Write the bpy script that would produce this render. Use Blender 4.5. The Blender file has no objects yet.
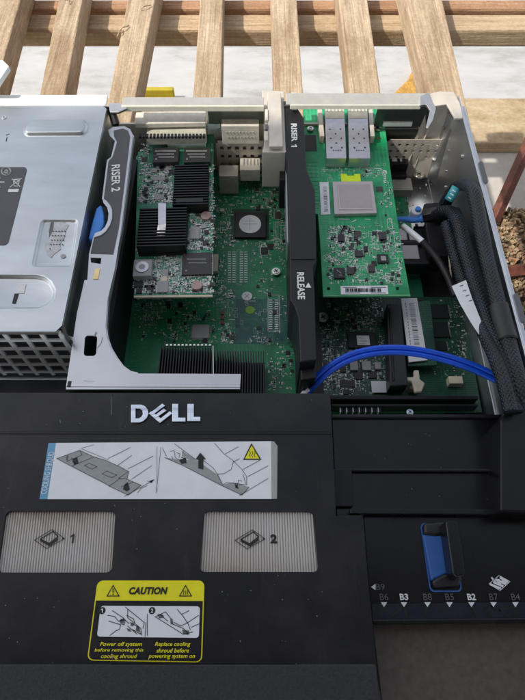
import bpy, math, random
from mathutils import Vector, Matrix
from mathutils.geometry import tessellate_polygon
random.seed(7)
R = math.radians
scene = bpy.context.scene
COL = scene.collection

# ------------------------------------------------------------------ camera
F = 545.0; PIT = R(61.4); CZ = .355
cp, sp = math.cos(PIT), math.sin(PIT)
def P(px, py, z):
    """point at height z seen at a pixel of the 525x700 photograph (used to measure positions)"""
    u = (px-262.5)/F; w = (350-py)/F
    t = (z-CZ)/(-sp+w*cp)
    return (u*t, (cp+w*sp)*t)
def PV(px, py, y):
    u = (px-262.5)/F; w = (350-py)/F
    t = y/(cp+w*sp)
    return (u*t, CZ+(-sp+w*cp)*t)
cam = bpy.data.cameras.new('camera'); co = bpy.data.objects.new('camera', cam); COL.objects.link(co)
co.location = (0, 0, CZ); co.rotation_euler = (R(90)-PIT, 0, 0)
cam.sensor_fit = 'VERTICAL'; cam.sensor_height = 36; cam.lens = F/700*36
cam.clip_start = .005; cam.clip_end = 200
scene.camera = co

# ------------------------------------------------------------------ materials
def newmat(name):
    m = bpy.data.materials.new(name); m.use_nodes = True
    nt = m.node_tree; b = nt.nodes['Principled BSDF']
    return m, nt, b
def texco(nt, scale=(1,1,1), rot=(0,0,0)):
    tc = nt.nodes.new('ShaderNodeTexCoord'); mp = nt.nodes.new('ShaderNodeMapping')
    mp.inputs['Scale'].default_value = scale; mp.inputs['Rotation'].default_value = rot
    nt.links.new(tc.outputs['Object'], mp.inputs['Vector'])
    return mp.outputs['Vector']
def noise(nt, vec, scale, detail=4, rough=.6):
    n = nt.nodes.new('ShaderNodeTexNoise'); n.inputs['Scale'].default_value = scale
    n.inputs['Detail'].default_value = detail; n.inputs['Roughness'].default_value = rough
    nt.links.new(vec, n.inputs['Vector']); return n.outputs['Fac']
def ramp(nt, fac, stops):
    r = nt.nodes.new('ShaderNodeValToRGB'); e = r.color_ramp.elements
    while len(e) < len(stops): e.new(.5)
    for i, (p, c) in enumerate(stops):
        e[i].position = p; e[i].color = (c[0], c[1], c[2], 1)
    nt.links.new(fac, r.inputs['Fac']); return r.outputs['Color']
def mixc(nt, fac, a, b, mode='MIX'):
    m = nt.nodes.new('ShaderNodeMix'); m.data_type = 'RGBA'; m.blend_type = mode
    for s, k in ((fac, 0), (a, 6), (b, 7)):
        if isinstance(s, (int, float)): m.inputs[k].default_value = s
        elif isinstance(s, tuple): m.inputs[k].default_value = (s[0], s[1], s[2], 1)
        else: nt.links.new(s, m.inputs[k])
    return m.outputs[2]
def bump(nt, b, h, strength=.3, dist=.0005):
    n = nt.nodes.new('ShaderNodeBump'); n.inputs['Strength'].default_value = strength
    n.inputs['Distance'].default_value = dist
    nt.links.new(h, n.inputs['Height']); nt.links.new(n.outputs['Normal'], b.inputs['Normal'])
def sc(c, k): return tuple(min(1, x*k) for x in c)
def M(name, col, rough=.5, metal=0, ns=120, var=.15, bmp=0, bs=800, bd=.0002, dirt=0, stretch=(1,1,1), spec=None, rvar=.0):
    m, nt, b = newmat(name)
    v = texco(nt, stretch)
    f = noise(nt, v, ns)
    c = ramp(nt, f, [(.3, sc(col, 1-var)), (.7, sc(col, 1+var))])
    if dirt:
        f2 = noise(nt, texco(nt), 35, 8, .7)
        g = ramp(nt, f2, [(.55, (0,0,0)), (.75, (dirt,)*3)])
        c = mixc(nt, g, c, (.25,.21,.16))
    nt.links.new(c, b.inputs['Base Color'])
    b.inputs['Roughness'].default_value = rough; b.inputs['Metallic'].default_value = metal
    if rvar:
        rr = ramp(nt, noise(nt, texco(nt), ns*.6, 6), [(.3, (rough-rvar,)*3), (.7, (rough+rvar,)*3)])
        nt.links.new(rr, b.inputs['Roughness'])
    if spec is not None: b.inputs['Specular IOR Level'].default_value = spec
    if bmp: bump(nt, b, noise(nt, texco(nt), bs, 3), bmp, bd)
    return m

def wood(name, along, tint=(1,1,1)):
    m, nt, b = newmat(name)
    st = (14, .8, 14) if along == 'Y' else (.8, 14, 14)
    v = texco(nt, st)
    f = noise(nt, v, 9, 8, .65)
    c = ramp(nt, f, [(.25, (.38*tint[0], .26*tint[1], .16*tint[2])), (.5, (.60*tint[0], .47*tint[1], .325*tint[2])), (.75, (.74*tint[0], .61*tint[1], .44*tint[2]))])
    # saw marks across and grey weathering
    st2 = (2, 30, 2) if along == 'Y' else (30, 2, 2)
    f2 = noise(nt, texco(nt, st2), 14, 3)
    c = mixc(nt, .14, c, ramp(nt, f2, [(.3, (.33,.27,.2)), (.7, (.66,.56,.44))]), 'MIX')
    kn = nt.nodes.new('ShaderNodeTexVoronoi'); kn.inputs['Scale'].default_value = 11
    nt.links.new(texco(nt, (1,.7,1)), kn.inputs['Vector'])
    kf = ramp(nt, kn.outputs['Distance'], [(.03, (.85,.85,.85)), (.09, (.25,.25,.25)), (.16, (0,0,0))])
    c = mixc(nt, kf, c, (.22,.12,.06))
    f4 = noise(nt, texco(nt, (60, 1.5, 60) if along == 'Y' else (1.5, 60, 60)), 9, 4, .6)
    c = mixc(nt, .55, c, ramp(nt, f4, [(.35, (.62,.56,.50)), (.55, (1,1,1))]), 'MULTIPLY')
    c = mixc(nt, .5, c, ramp(nt, noise(nt, texco(nt), 7, 5, .7), [(.35, (.72,.66,.60)), (.6, (1.0,1.0,1.0))]), 'MULTIPLY')
    st5 = (3.2, .9, 3.2) if along == 'Y' else (.9, 3.2, 3.2)
    c = mixc(nt, .75, c, ramp(nt, noise(nt, texco(nt, st5), 5, 7, .75), [(.36, (.50,.40,.30)), (.5, (.92,.88,.84)), (.68, (1,1,1))]), 'MULTIPLY')
    f3 = noise(nt, texco(nt), 260, 6, .7)
    c = mixc(nt, .8, c, ramp(nt, f3, [(.3, (.7,.68,.64)), (.65, (1,1,1))]), 'MULTIPLY')
    nt.links.new(c, b.inputs['Base Color']); b.inputs['Roughness'].default_value = .85
    bump(nt, b, mixc(nt, .5, f4, f3), .9, .0022)
    return m

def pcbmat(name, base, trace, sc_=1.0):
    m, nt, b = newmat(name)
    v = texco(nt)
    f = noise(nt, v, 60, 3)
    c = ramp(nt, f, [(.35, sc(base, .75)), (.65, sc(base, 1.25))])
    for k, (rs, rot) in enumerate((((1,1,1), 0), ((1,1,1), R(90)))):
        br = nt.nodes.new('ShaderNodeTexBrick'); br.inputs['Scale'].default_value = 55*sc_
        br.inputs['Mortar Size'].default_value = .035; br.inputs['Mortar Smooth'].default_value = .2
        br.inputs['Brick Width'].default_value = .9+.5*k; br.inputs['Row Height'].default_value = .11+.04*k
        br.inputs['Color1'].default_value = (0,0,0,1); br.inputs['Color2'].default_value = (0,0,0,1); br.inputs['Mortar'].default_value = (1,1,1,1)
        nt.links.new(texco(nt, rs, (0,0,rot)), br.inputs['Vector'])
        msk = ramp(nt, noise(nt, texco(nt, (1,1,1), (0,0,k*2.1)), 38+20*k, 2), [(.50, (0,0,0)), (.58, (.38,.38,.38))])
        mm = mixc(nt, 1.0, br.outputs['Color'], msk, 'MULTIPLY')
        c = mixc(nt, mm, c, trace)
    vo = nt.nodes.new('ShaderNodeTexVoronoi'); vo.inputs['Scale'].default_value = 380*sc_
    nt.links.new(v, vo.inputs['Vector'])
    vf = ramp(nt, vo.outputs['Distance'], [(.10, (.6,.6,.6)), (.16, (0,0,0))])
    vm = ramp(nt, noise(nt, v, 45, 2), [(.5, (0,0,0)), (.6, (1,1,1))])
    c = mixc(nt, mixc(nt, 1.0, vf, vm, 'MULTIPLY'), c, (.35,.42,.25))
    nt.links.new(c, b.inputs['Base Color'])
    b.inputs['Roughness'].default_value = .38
    return m

ZINC = M('zinc', (.62,.64,.67), .42, 1, 60, .08, .15, 400, .0002, 0, rvar=.06)
LID  = M('lid_steel', (.53,.56,.575), .38, 1, 22, .10, .12, 900, .0001, 0, (1,3,1), rvar=.15)
ARM  = M('arm_steel', (.54,.55,.57), .40, 1, 40, .05, .1, 900, .0001, rvar=.04)
WARMZ= M('rear_steel', (.60,.55,.475), .42, .25, 80, .1, .2, 500, .0002, .12)
RAIL = M('rail_steel', (.56,.53,.47), .38, .5, 120, .08, .1)
LIP  = M('sunlit_lip', (.84,.80,.66), .35, .1, 120, .08)  # front edge of the rear rails, its sunlit brightness put into the colour
MESHM= M('mesh_steel', (.92,.92,.9), .5, 0, 120, .1)
CWHITE=M('painted_cover', (.70,.75,.77), .4, 0, 60, .05)
NICK = M('nickel', (.75,.72,.68), .3, 1, 200, .1)
CHROME=M('chrome', (.62,.67,.82), .2, 1, 60, .38, .25, 120, .0008, 0, (.15,5,1))
TIN  = M('tin_cage', (.60,.58,.62), .38, 1, 250, .08, .1)
GOLD = M('gold', (.8,.6,.3), .35, 1, 200, .1)
SOLD = M('solder', (.72,.72,.70), .4, .6, 500, .2)
BLK  = M('black_plastic', (.012,.012,.014), .45, 0, 200, .2, .3, 2500, .0001, spec=.4)
SHR  = M('shroud_plastic', (.008,.008,.0115), .42, 0, 150, .15, .35, 3500, .00012, 0, spec=.36, rvar=.07)
def shroudmat():
    nt = SHR.node_tree; b = nt.nodes['Principled BSDF']
    src = b.inputs['Base Color'].links[0].from_socket
    f = ramp(nt, noise(nt, texco(nt), 16, 7, .65), [(.45, (0,0,0)), (.8, (.10,.10,.10))])
    f2 = ramp(nt, noise(nt, texco(nt, (1,.15,1)), 90, 5, .7), [(.6, (0,0,0)), (.8, (.08,.08,.08))])
    c = mixc(nt, f, src, (.32,.29,.26)); c = mixc(nt, f2, c, (.3,.29,.28))
    nt.links.new(c, b.inputs['Base Color'])
shroudmat()
SHRS = M('smooth_plastic', (.007,.007,.009), .26, 0, 60, .15, .05, 300, .0001, spec=.36, rvar=.06)
COARSE=M('coarse_plastic', (.022,.022,.024), .6, 0, 900, .35, .9, 1500, .0004)
GREYP= M('grey_translucent', (.105,.085,.074), .5, 0, 300, .2, .3, 1500, .0002)
HEAT = M('black_anodised', (.018,.017,.018), .38, .3, 200, .15)
CHIP = M('chip_epoxy', (.045,.042,.042), .5, 0, 600, .12, .2, 3000, .00005)
CHIPD= M('chip_dark', (.016,.016,.019), .42, 0, 600, .1)
BEIGE= M('beige_plastic', (.62,.58,.50), .45, 0, 200, .12)
CREAM= M('cream_plastic', (.72,.66,.50), .45, 0, 200, .1)
CLEARP=M('milky_plastic', (.50,.49,.40), .35, 0, 300, .15)
WHITE= M('white_print', (.78,.78,.76), .55, 0, 400, .06)
PAPER= M('white_label', (.80,.82,.85), .5, 0, 90, .05)
GREYL= M('grey_print', (.33,.35,.35), .55, 0, 400, .08)
INK  = M('black_ink', (.012,.012,.012), .5, 0, 400, .1)
INKG = M('grey_ink', (.12,.125,.13), .5, 0, 400, .1)
YEL  = M('yellow_print', (.88,.80,.01), .45, 0, 300, .05)
FLUO = M('fluorescent_sticker', (.72,.92,.02), .5, 0, 300, .05)
CYAN = M('cyan_print', (.13,.36,.56), .45, 0, 300, .05)
GREYE= M('label_edge', (.38,.38,.37), .5, 0, 300, .05)
BLUE = M('blue_plastic', (.06,.27,.80), .4, 0, 150, .1)
BLUEH= M('blue_handle', (.035,.13,.42), .5, 0, 150, .08)
BLUEC= M('blue_cable', (.006,.085,.66), .32, 0, 100, .15)
TEAL = M('teal_wrap', (.05,.35,.42), .4, 0, 300, .2)
LABK = M('dark_label', (.075,.075,.08), .42, 0, 100, .06)
RSTK = M('torn_sticker', (.55,.55,.56), .7, 0, 250, .25)
RUST = M('rusty_paint', (.12,.035,.02), .6, 0, 90, .5, .5, 400, .0006)
RED  = M('red_part', (.30,.05,.03), .5, 0, 300, .1)
LTPINK=M('heat_spreader', (.52,.47,.47), .42, .55, 120, .05)
LTPINK2=M('heat_spreader_plate', (.43,.385,.385), .45, .5, 160, .05)
WIRE = M('black_sleeve', (.02,.02,.022), .5, 0, 600, .3, .4, 2500, .0002)
YELB = M('yellow_block', (.40,.32,.015), .5, 0, 60, .15)
FOAM = M('yellow_foam', (.42,.23,.05), .9, 0, 60, .35, .9, 250, .003)
PCB_M= pcbmat('pcb_mainboard', (.012,.205,.09), (.05,.30,.15))
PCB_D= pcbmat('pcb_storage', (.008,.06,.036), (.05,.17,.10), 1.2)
PCB_L= pcbmat('pcb_network', (.03,.24,.13), (.22,.48,.33), 1.4)
PCB_R= pcbmat('pcb_fibre', (.014,.33,.125), (.09,.46,.23), .9)
WOODY = wood('wood_slat', 'Y'); WOODX = wood('wood_stringer', 'X', (1,.96,.90))
WOODP = wood('wood_reddish', 'X', (.85,.62,.5))

def ribbed():
    m, nt, b = newmat('ribbed_window')
    w = nt.nodes.new('ShaderNodeTexNoise'); w.inputs['Scale'].default_value = 14; w.inputs['Detail'].default_value = 5
    nt.links.new(texco(nt), w.inputs['Vector'])
    c = ramp(nt, w.outputs['Fac'], [(.37, (.36,.30,.23)), (.45, (.52,.48,.43)), (.6, (.57,.55,.525))])
    nt.links.new(c, b.inputs['Base Color']); b.inputs['Roughness'].default_value = .3
    return m
RIB = ribbed()
def braid():
    m, nt, b = newmat('braided_sleeve')
    tc = nt.nodes.new('ShaderNodeTexCoord')
    res = None
    for k, r in enumerate((R(45), R(-45))):
        mp = nt.nodes.new('ShaderNodeMapping'); mp.inputs['Scale'].default_value = (12, 330, 1)
        w = nt.nodes.new('ShaderNodeTexWave'); w.inputs['Scale'].default_value = 1.0
        w.wave_type = 'BANDS'; w.bands_direction = 'DIAGONAL'
        mp.inputs['Scale'].default_value = (7*(1 if k else -1), 230, 1)
        nt.links.new(tc.outputs['UV'], mp.inputs['Vector']); nt.links.new(mp.outputs['Vector'], w.inputs['Vector'])
        res = w.outputs['Fac'] if res is None else mixc(nt, 1.0, res, w.outputs['Fac'], 'MULTIPLY')
    mask = ramp(nt, noise(nt, texco(nt), 70, 3), [(.45, (.013,.014,.018)), (.62, (.018,.055,.11))])
    c = mixc(nt, ramp(nt, res, [(.25, (0,0,0)), (.5, (1,1,1))]), (.006,.006,.008), mask)
    nt.links.new(c, b.inputs['Base Color']); b.inputs['Roughness'].default_value = .45
    bump(nt, b, res, .8, .0006)
    return m
BRAID = braid()

def groundmats():
    m, nt, b = newmat('concrete_ground')
    c = ramp(nt, noise(nt, texco(nt), 6, 8, .7), [(.3, (.36,.32,.28)), (.6, (.52,.49,.45))])
    nt.links.new(c, b.inputs['Base Color']); b.inputs['Roughness'].default_value = .9
    bump(nt, b, noise(nt, texco(nt), 80, 6), .4, .003)
    m2, nt, b = newmat('plywood')
    c = ramp(nt, noise(nt, texco(nt, (1,2.2,1)), 11, 9, .75), [(.28, (.15,.09,.045)), (.45, (.38,.28,.16)), (.7, (.56,.47,.33))])
    c = mixc(nt, .35, c, ramp(nt, noise(nt, texco(nt), 160, 4), [(.3, (.4,.35,.3)), (.7, (1,1,1))]), 'MULTIPLY')
    nt.links.new(c, b.inputs['Base Color']); b.inputs['Roughness'].default_value = .85
    m3, nt, b = newmat('white_sheeting')
    c = ramp(nt, noise(nt, texco(nt, (1,2.5,1)), 6, 9, .7), [(.3, (.27,.255,.235)), (.5, (.43,.42,.41)), (.7, (.50,.49,.48))])
    nt.links.new(c, b.inputs['Base Color']); b.inputs['Roughness'].default_value = .38; b.inputs['Metallic'].default_value = .0
    bump(nt, b, noise(nt, texco(nt, (1,.5,1)), 9, 1), .3, .02)
    m4, nt, b = newmat('wood_chips')
    vo = nt.nodes.new('ShaderNodeTexVoronoi'); vo.inputs['Scale'].default_value = 55
    nt.links.new(texco(nt, (1,1.6,1)), vo.inputs['Vector'])
    c = ramp(nt, vo.outputs['Distance'], [(.1, (.36,.26,.15)), (.5, (.20,.14,.08)), (.8, (.05,.035,.025))])
    nt.links.new(c, b.inputs['Base Color']); b.inputs['Roughness'].default_value = .9
    bump(nt, b, vo.outputs['Distance'], 1, .01)
    return m, m2, m3, m4
CONC, PLY, SHEET, CHIPS = groundmats()

# ------------------------------------------------------------------ mesh helpers
def orient(pts):
    a = sum(pts[i][0]*pts[(i+1) % len(pts)][1]-pts[(i+1) % len(pts)][0]*pts[i][1] for i in range(len(pts)))
    return pts if a > 0 else pts[::-1]
def rect(x0, y0, x1, y1, z, ang=0):
    xm, ym = (x0+x1)/2, (y0+y1)/2
    hx = (P(x1,ym,z)[0]-P(x0,ym,z)[0])/2
    ya, yb = P(xm,y1,z)[1], P(xm,y0,z)[1]; cy = (ya+yb)/2; hy = (yb-ya)/2
    # centre measured on the pixel column through the middle
    cx = (P(x0,ym,z)[0]+P(x1,ym,z)[0])/2
    return cx, cy, hx, hy
class MB:
    def __init__(s): s.v = []; s.f = []; s.m = []; s.mats = []; s.uv = {}
    def mi(s, mat):
        if mat not in s.mats: s.mats.append(mat)
        return s.mats.index(mat)
    def face(s, pts, mat, uv=None):
        n = len(s.v); s.v += [tuple(p) for p in pts]; s.f.append(tuple(range(n, n+len(pts)))); s.m.append(s.mi(mat))
        if uv: s.uv[len(s.f)-1] = uv
    def prism(s, pts, z0, z1, mat, holes=()):
        pts = orient(list(pts)); k = s.mi(mat)
        loops = [pts]+[orient(list(h))[::-1] for h in holes]
        flat = [p for l in loops for p in l]
        n = len(s.v); L = len(flat)
        s.v += [(p[0], p[1], z1) for p in flat]+[(p[0], p[1], z0) for p in flat]
        if holes:
            tris = tessellate_polygon([[Vector((p[0], p[1], 0)) for p in l] for l in loops])
            for t in tris:
                a, b_, c = [flat[i] for i in t]
                if (b_[0]-a[0])*(c[1]-a[1])-(b_[1]-a[1])*(c[0]-a[0]) < 0: t = t[::-1]
                s.f.append(tuple(n+i for i in t)); s.m.append(k)
                s.f.append(tuple(n+L+i for i in reversed(t))); s.m.append(k)
        else:
            s.f.append(tuple(range(n, n+L))); s.m.append(k)
            s.f.append(tuple(reversed(range(n+L, n+2*L)))); s.m.append(k)
        o = 0
        for l in loops:
            for i in range(len(l)):
                a, b_ = o+i, o+(i+1) % len(l)
                s.f.append((n+a, n+L+a, n+L+b_, n+b_)); s.m.append(k)
            o += len(l)
        return s
    def box(s, cx, cy, hx, hy, z0, z1, mat, ang=0):
        c, q = math.cos(ang), math.sin(ang)
        return s.prism([(cx+x*c-y*q, cy+x*q+y*c) for x, y in ((-hx,-hy),(hx,-hy),(hx,hy),(-hx,hy))], z0, z1, mat)
    def bx(s, x0, x1, y0, y1, z0, z1, mat): return s.box((x0+x1)/2, (y0+y1)/2, (x1-x0)/2, (y1-y0)/2, z0, z1, mat)
    def pb(s, x0, y0, x1, y1, z, h, mat, ang=0):
        cx, cy, hx, hy = rect(x0, y0, x1, y1, z); return s.box(cx, cy, hx, hy, z-h, z, mat, ang)
    def pp(s, pts, z, h, mat, holes=()):
        return s.prism([P(x, y, z) for x, y in pts], z-h, z, mat, [[P(x, y, z) for x, y in hh] for hh in holes])
    def cyl(s, cx, cy, r, z0, z1, mat, n=24, ry=None, hole=0):
        ry = ry or r
        c = [(cx+r*math.cos(2*math.pi*i/n), cy+ry*math.sin(2*math.pi*i/n)) for i in range(n)]
        h = [[(cx+hole*math.cos(2*math.pi*i/n), cy+hole*math.sin(2*math.pi*i/n)) for i in range(n)]] if hole else ()
        return s.prism(c, z0, z1, mat, h)
    def pc(s, px, py, rpx, z, h, mat, n=24, hole=0):
        a = P(px-rpx, py, z); b_ = P(px+rpx, py, z); r = (b_[0]-a[0])/2
        return s.cyl((a[0]+b_[0])/2, a[1], r, z-h, z, mat, n, hole=r*hole)
    def wall(s, x0, y0, x1, y1, Y, t, mat):
        """box on a vertical plane facing the camera: its front face fills the pixel rectangle"""
        xm, ym = (x0+x1)/2, (y0+y1)/2
        X0, X1 = PV(x0, ym, Y)[0], PV(x1, ym, Y)[0]; Z1, Z0 = PV(xm, y0, Y)[1], PV(xm, y1, Y)[1]
        return s.bx(X0, X1, Y, Y+t, Z0, Z1, mat)
    def tube(s, pts, r, mat, n=12, flat=1.0, up=None):
        P3 = [Vector(p) for p in pts]; rings = []; L = 0; k = s.mi(mat)
        for i, p in enumerate(P3):
            d = (P3[min(i+1, len(P3)-1)]-P3[max(i-1, 0)]).normalized()
            if i: L += (p-P3[i-1]).length
            a = d.cross(Vector((0,0,1)));
            if a.length < .05: a = d.cross(Vector((0,1,0)))
            a.normalize(); b_ = a.cross(d)
            rr = r[i] if isinstance(r, list) else r
            rings.append((len(s.v), L))
            for j in range(n):
                t = 2*math.pi*j/n
                q = p+a*math.cos(t)*rr+b_*math.sin(t)*rr*flat
                s.v.append(tuple(q))
        for i in range(len(rings)-1):
            (a, la), (b_, lb) = rings[i], rings[i+1]
            for j in range(n):
                j2 = (j+1) % n
                s.f.append((a+j, a+j2, b_+j2, b_+j)); s.m.append(k)
                s.uv[len(s.f)-1] = [(j/n, la), ((j+1)/n, la), ((j+1)/n, lb), (j/n, lb)]
        s.f.append(tuple(rings[0][0]+j for j in reversed(range(n)))); s.m.append(k)
        s.f.append(tuple(rings[-1][0]+j for j in range(n))); s.m.append(k)
        return s
    def line(s, pts, z, w, mat, close=False):
        """flat printed stroke, width w in metres"""
        W = [P(x, y, z) for x, y in pts]
        if close: W.append(W[0])
        k = s.mi(mat)
        for a, b_ in zip(W, W[1:]):
            dx, dy = b_[0]-a[0], b_[1]-a[1]; l = math.hypot(dx, dy) or 1e-9
            ex, ey = dx/l*w*.4, dy/l*w*.4; nx, ny = -dy/l*w/2, dx/l*w/2
            n = len(s.v)
            s.v += [(a[0]-ex+nx, a[1]-ey+ny, z), (a[0]-ex-nx, a[1]-ey-ny, z), (b_[0]+ex-nx, b_[1]+ey-ny, z), (b_[0]+ex+nx, b_[1]+ey+ny, z)]
            s.f.append((n, n+1, n+2, n+3)); s.m.append(k)
        return s
    def build(s, name, parent=None, bevel=0, smooth=False, label=None, seg=2):
        if parent is not None and parent.name == 'cooling_shroud': s.v = [(min(q[0], XW-.0008), q[1], q[2]) for q in s.v]
        me = bpy.data.meshes.new(name)
        o = bpy.data.objects.new(name, me); COL.objects.link(o)
        off = Vector((0,0,0)); p = parent
        while p is not None: off += p.location; p = p.parent
        if parent is None and s.v:
            xs, ys, zs = zip(*s.v); off = Vector(((min(xs)+max(xs))/2, (min(ys)+max(ys))/2, min(zs))); o.location = off
        me.from_pydata([tuple(Vector(q)-off) for q in s.v], [], s.f)
        for m in s.mats: me.materials.append(m)
        me.polygons.foreach_set('material_index', s.m)
        if s.uv:
            uvl = me.uv_layers.new(name='UVMap')
            for fi, uvs in s.uv.items():
                pl = me.polygons[fi]
                for li, u in zip(pl.loop_indices, uvs): uvl.data[li].uv = u
        if smooth:
            me.polygons.foreach_set('use_smooth', [True]*len(me.polygons))
        me.update()
        if parent: o.parent = parent
        if bevel:
            b = o.modifiers.new('bevel', 'BEVEL'); b.width = bevel; b.segments = seg; b.limit_method = 'ANGLE'; b.angle_limit = R(40)
        if label: o['label'] = label
        return o
def thing(name, label, cat, loc, group=None):
    o = bpy.data.objects.new(name, None); COL.objects.link(o); o.location = loc
    o.empty_display_size = .01; o['label'] = label; o['category'] = cat
    if group: o['group'] = group
    return o
def tag(o, label, cat, group=None):
    o['label'] = label; o['category'] = cat
    if group: o['group'] = group
    return o
def struct(o): o['kind'] = 'structure'; return o
def stuff(o): o['kind'] = 'stuff'; return o
def text_geo(txt, rot=0, bold=.0, shear=0, space=1.0, align='LEFT', lsp=1.0):
    cu = bpy.data.curves.new('t', 'FONT'); cu.body = txt; cu.offset = bold; cu.shear = shear
    cu.space_character = space; cu.align_x = align; cu.space_line = lsp; cu.resolution_u = 3
    ob = bpy.data.objects.new('t', cu); COL.objects.link(ob)
    dg = bpy.context.evaluated_depsgraph_get(); dg.update()
    me = bpy.data.meshes.new_from_object(ob.evaluated_get(dg))
    c, q = math.cos(rot), math.sin(rot)
    vs = [(v.co.x*c-v.co.y*q, v.co.x*q+v.co.y*c) for v in me.vertices]
    fs = [tuple(p.vertices) for p in me.polygons]
    bpy.data.objects.remove(ob); bpy.data.curves.remove(cu); bpy.data.meshes.remove(me)
    return vs, fs
def ptext(mb, txt, x0, y0, x1, y1, z, mat, rot=0, ang=0, **kw):
    """lettering fitted to the rectangle seen at these pixels, lying at height z"""
    vs, fs = text_geo(txt, rot, **kw)
    xs = [v[0] for v in vs]; ys = [v[1] for v in vs]
    cx, cy, hx, hy = rect(x0, y0, x1, y1, z)
    mx, my = (min(xs)+max(xs))/2, (min(ys)+max(ys))/2
    kx = 2*hx/(max(xs)-min(xs)); ky = 2*hy/(max(ys)-min(ys))
    c, q = math.cos(ang), math.sin(ang); n = len(mb.v); k = mb.mi(mat)
    for x, y in vs:
        X, Y = (x-mx)*kx, (y-my)*ky
        mb.v.append((cx+X*c-Y*q, cy+X*q+Y*c, z))
    for f in fs: mb.f.append(tuple(n+i for i in f)); mb.m.append(k)
def one(mb, x0, y0, x1, y1, z, mat, side=False, sl=0):
    q = [(.42,0),(.80,0),(.80,1),(.5,1),(.02,.8),(.02,.6),(.42,.76)]
    if side: pts = [(x0+(x1-x0)*b, y0+(y1-y0)*a) for a, b in q]
    else: pts = [(x0+(x1-x0)*(a+sl*b), y1-(y1-y0)*b) for a, b in q]
    mb.pp(pts, z, .00003, mat)
def rrect(x0, y0, x1, y1, r, n=5, sk=0):
    """rounded pixel rectangle (sk = how far the bottom shifts)"""
    out = []
    for cx, cy, a0 in ((x1-r, y0+r, -90), (x1-r, y1-r, 0), (x0+r, y1-r, 90), (x0+r, y0+r, 180)):
        for i in range(n+1):
            a = R(a0+90*i/n); X, Y = cx+r*math.cos(a), cy+r*math.sin(a)
            out.append((X+sk*(Y-y0)/(y1-y0), Y))
    return out
def stadium(x0, y0, x1, y1, n=8):
    r = (y1-y0)/2; return rrect(x0, y0, x1, y1, min(r, (x1-x0)/2)*.999, n)
def quadr(tl, tr, br, bl, r=.06, n=5):
    """rounded quadrilateral from four pixel corners"""
    def b(u, v): return ((tl[0]*(1-u)+tr[0]*u)*(1-v)+(bl[0]*(1-u)+br[0]*u)*v, (tl[1]*(1-u)+tr[1]*u)*(1-v)+(bl[1]*(1-u)+br[1]*u)*v)
    asp = (tr[0]-tl[0])/(bl[1]-tl[1]); ry = r*asp
    out = []
    for cu_, cv, a0 in ((1-r, ry, -90), (1-r, 1-ry, 0), (r, 1-ry, 90), (r, ry, 180)):
        for i in range(n+1):
            a = R(a0+90*i/n); out.append(b(cu_+r*math.cos(a), cv+ry*math.sin(a)))
    return out
def inside(x, y, rs):
    return any(a <= x <= c and b <= y <= d for a, b, c, d in rs)
def scatter(mb, x0, y0, x1, y1, n, z, ang=0, ex=(), seed=1, big=.05, clus=None, lo=.35, hi=1.0, edge=None):
    """small chip resistors, capacitors and little ICs soldered on a board"""
    rd = random.Random(seed); cl = [(rd.uniform(x0, x1), rd.uniform(y0, y1)) for _ in range(clus)] if clus else None
    done = 0; tries = 0
    while done < n and tries < n*12:
        tries += 1
        if cl and rd.random() < .75:
            c = rd.choice(cl); x = rd.gauss(c[0], 6); y = rd.gauss(c[1], 6)
        else: x = rd.uniform(x0, x1); y = rd.uniform(y0, y1)
        if not (x0 < x < x1 and y0 < y < y1) or inside(x, y, ex): continue
        if edge and not edge(x, y): continue
        X, Y = P(x, y, z); X = round(X/.0009)*.0009; Y = round(Y/.0009)*.0009
        a = ang+(R(90) if rd.random() < .5 else 0); s_ = rd.choice((.5,.6,.8,1.0))*.001*rd.uniform(lo, hi)*1.15
        t = rd.random(); hgt = s_*.55
        if t < big:
            q = s_*rd.uniform(1.3, 2.2); mb.box(X, Y, q*1.15, q*.9, z, z+.0002, SOLD, a); mb.box(X, Y, q, q, z, z+.0009, rd.choice((CHIP, CHIPD, CHIPD)), a)
        elif t < .5:
            mb.box(X, Y, s_, s_*.5, z, z+hgt, SOLD, a); mb.box(X, Y, s_*.5, s_*.52, z, z+hgt*1.08, rd.choice((BEIGE, CLEARP, GREYL)), a)
        elif t < .78:
            mb.box(X, Y, s_, s_*.5, z, z+hgt*.7, SOLD, a); mb.box(X, Y, s_*.55, s_*.52, z, z+hgt*.8, CHIPD, a)
        else:
            mb.box(X-s_*.7*math.cos(a), Y-s_*.7*math.sin(a), s_*.35, s_*.45, z, z+.00012, SOLD, a)
            mb.box(X+s_*.7*math.cos(a), Y+s_*.7*math.sin(a), s_*.35, s_*.45, z, z+.00012, SOLD, a)
        done += 1
def silk(mb, x0, y0, x1, y1, n, z, ex=(), seed=3, mat=None, w=.00016):
    rd = random.Random(seed); mat = mat or WHITE
    for _ in range(n):
        x = rd.uniform(x0, x1); y = rd.uniform(y0, y1)
        if inside(x, y, ex): continue
        t = rd.random(); a = rd.uniform(1.5, 5); b_ = rd.uniform(1.5, 4)
        if t < .45: mb.line([(x,y),(x+a,y),(x+a,y+b_),(x,y+b_)], z, w, mat, True)
        elif t < .8:
            for k in range(rd.randint(2, 5)): mb.line([(x+k*1.3,y),(x+k*1.3+.6,y+.1)], z, w*3.2, mat)
        else: mb.line([(x,y),(x+a,y)], z, w, mat)
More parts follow.
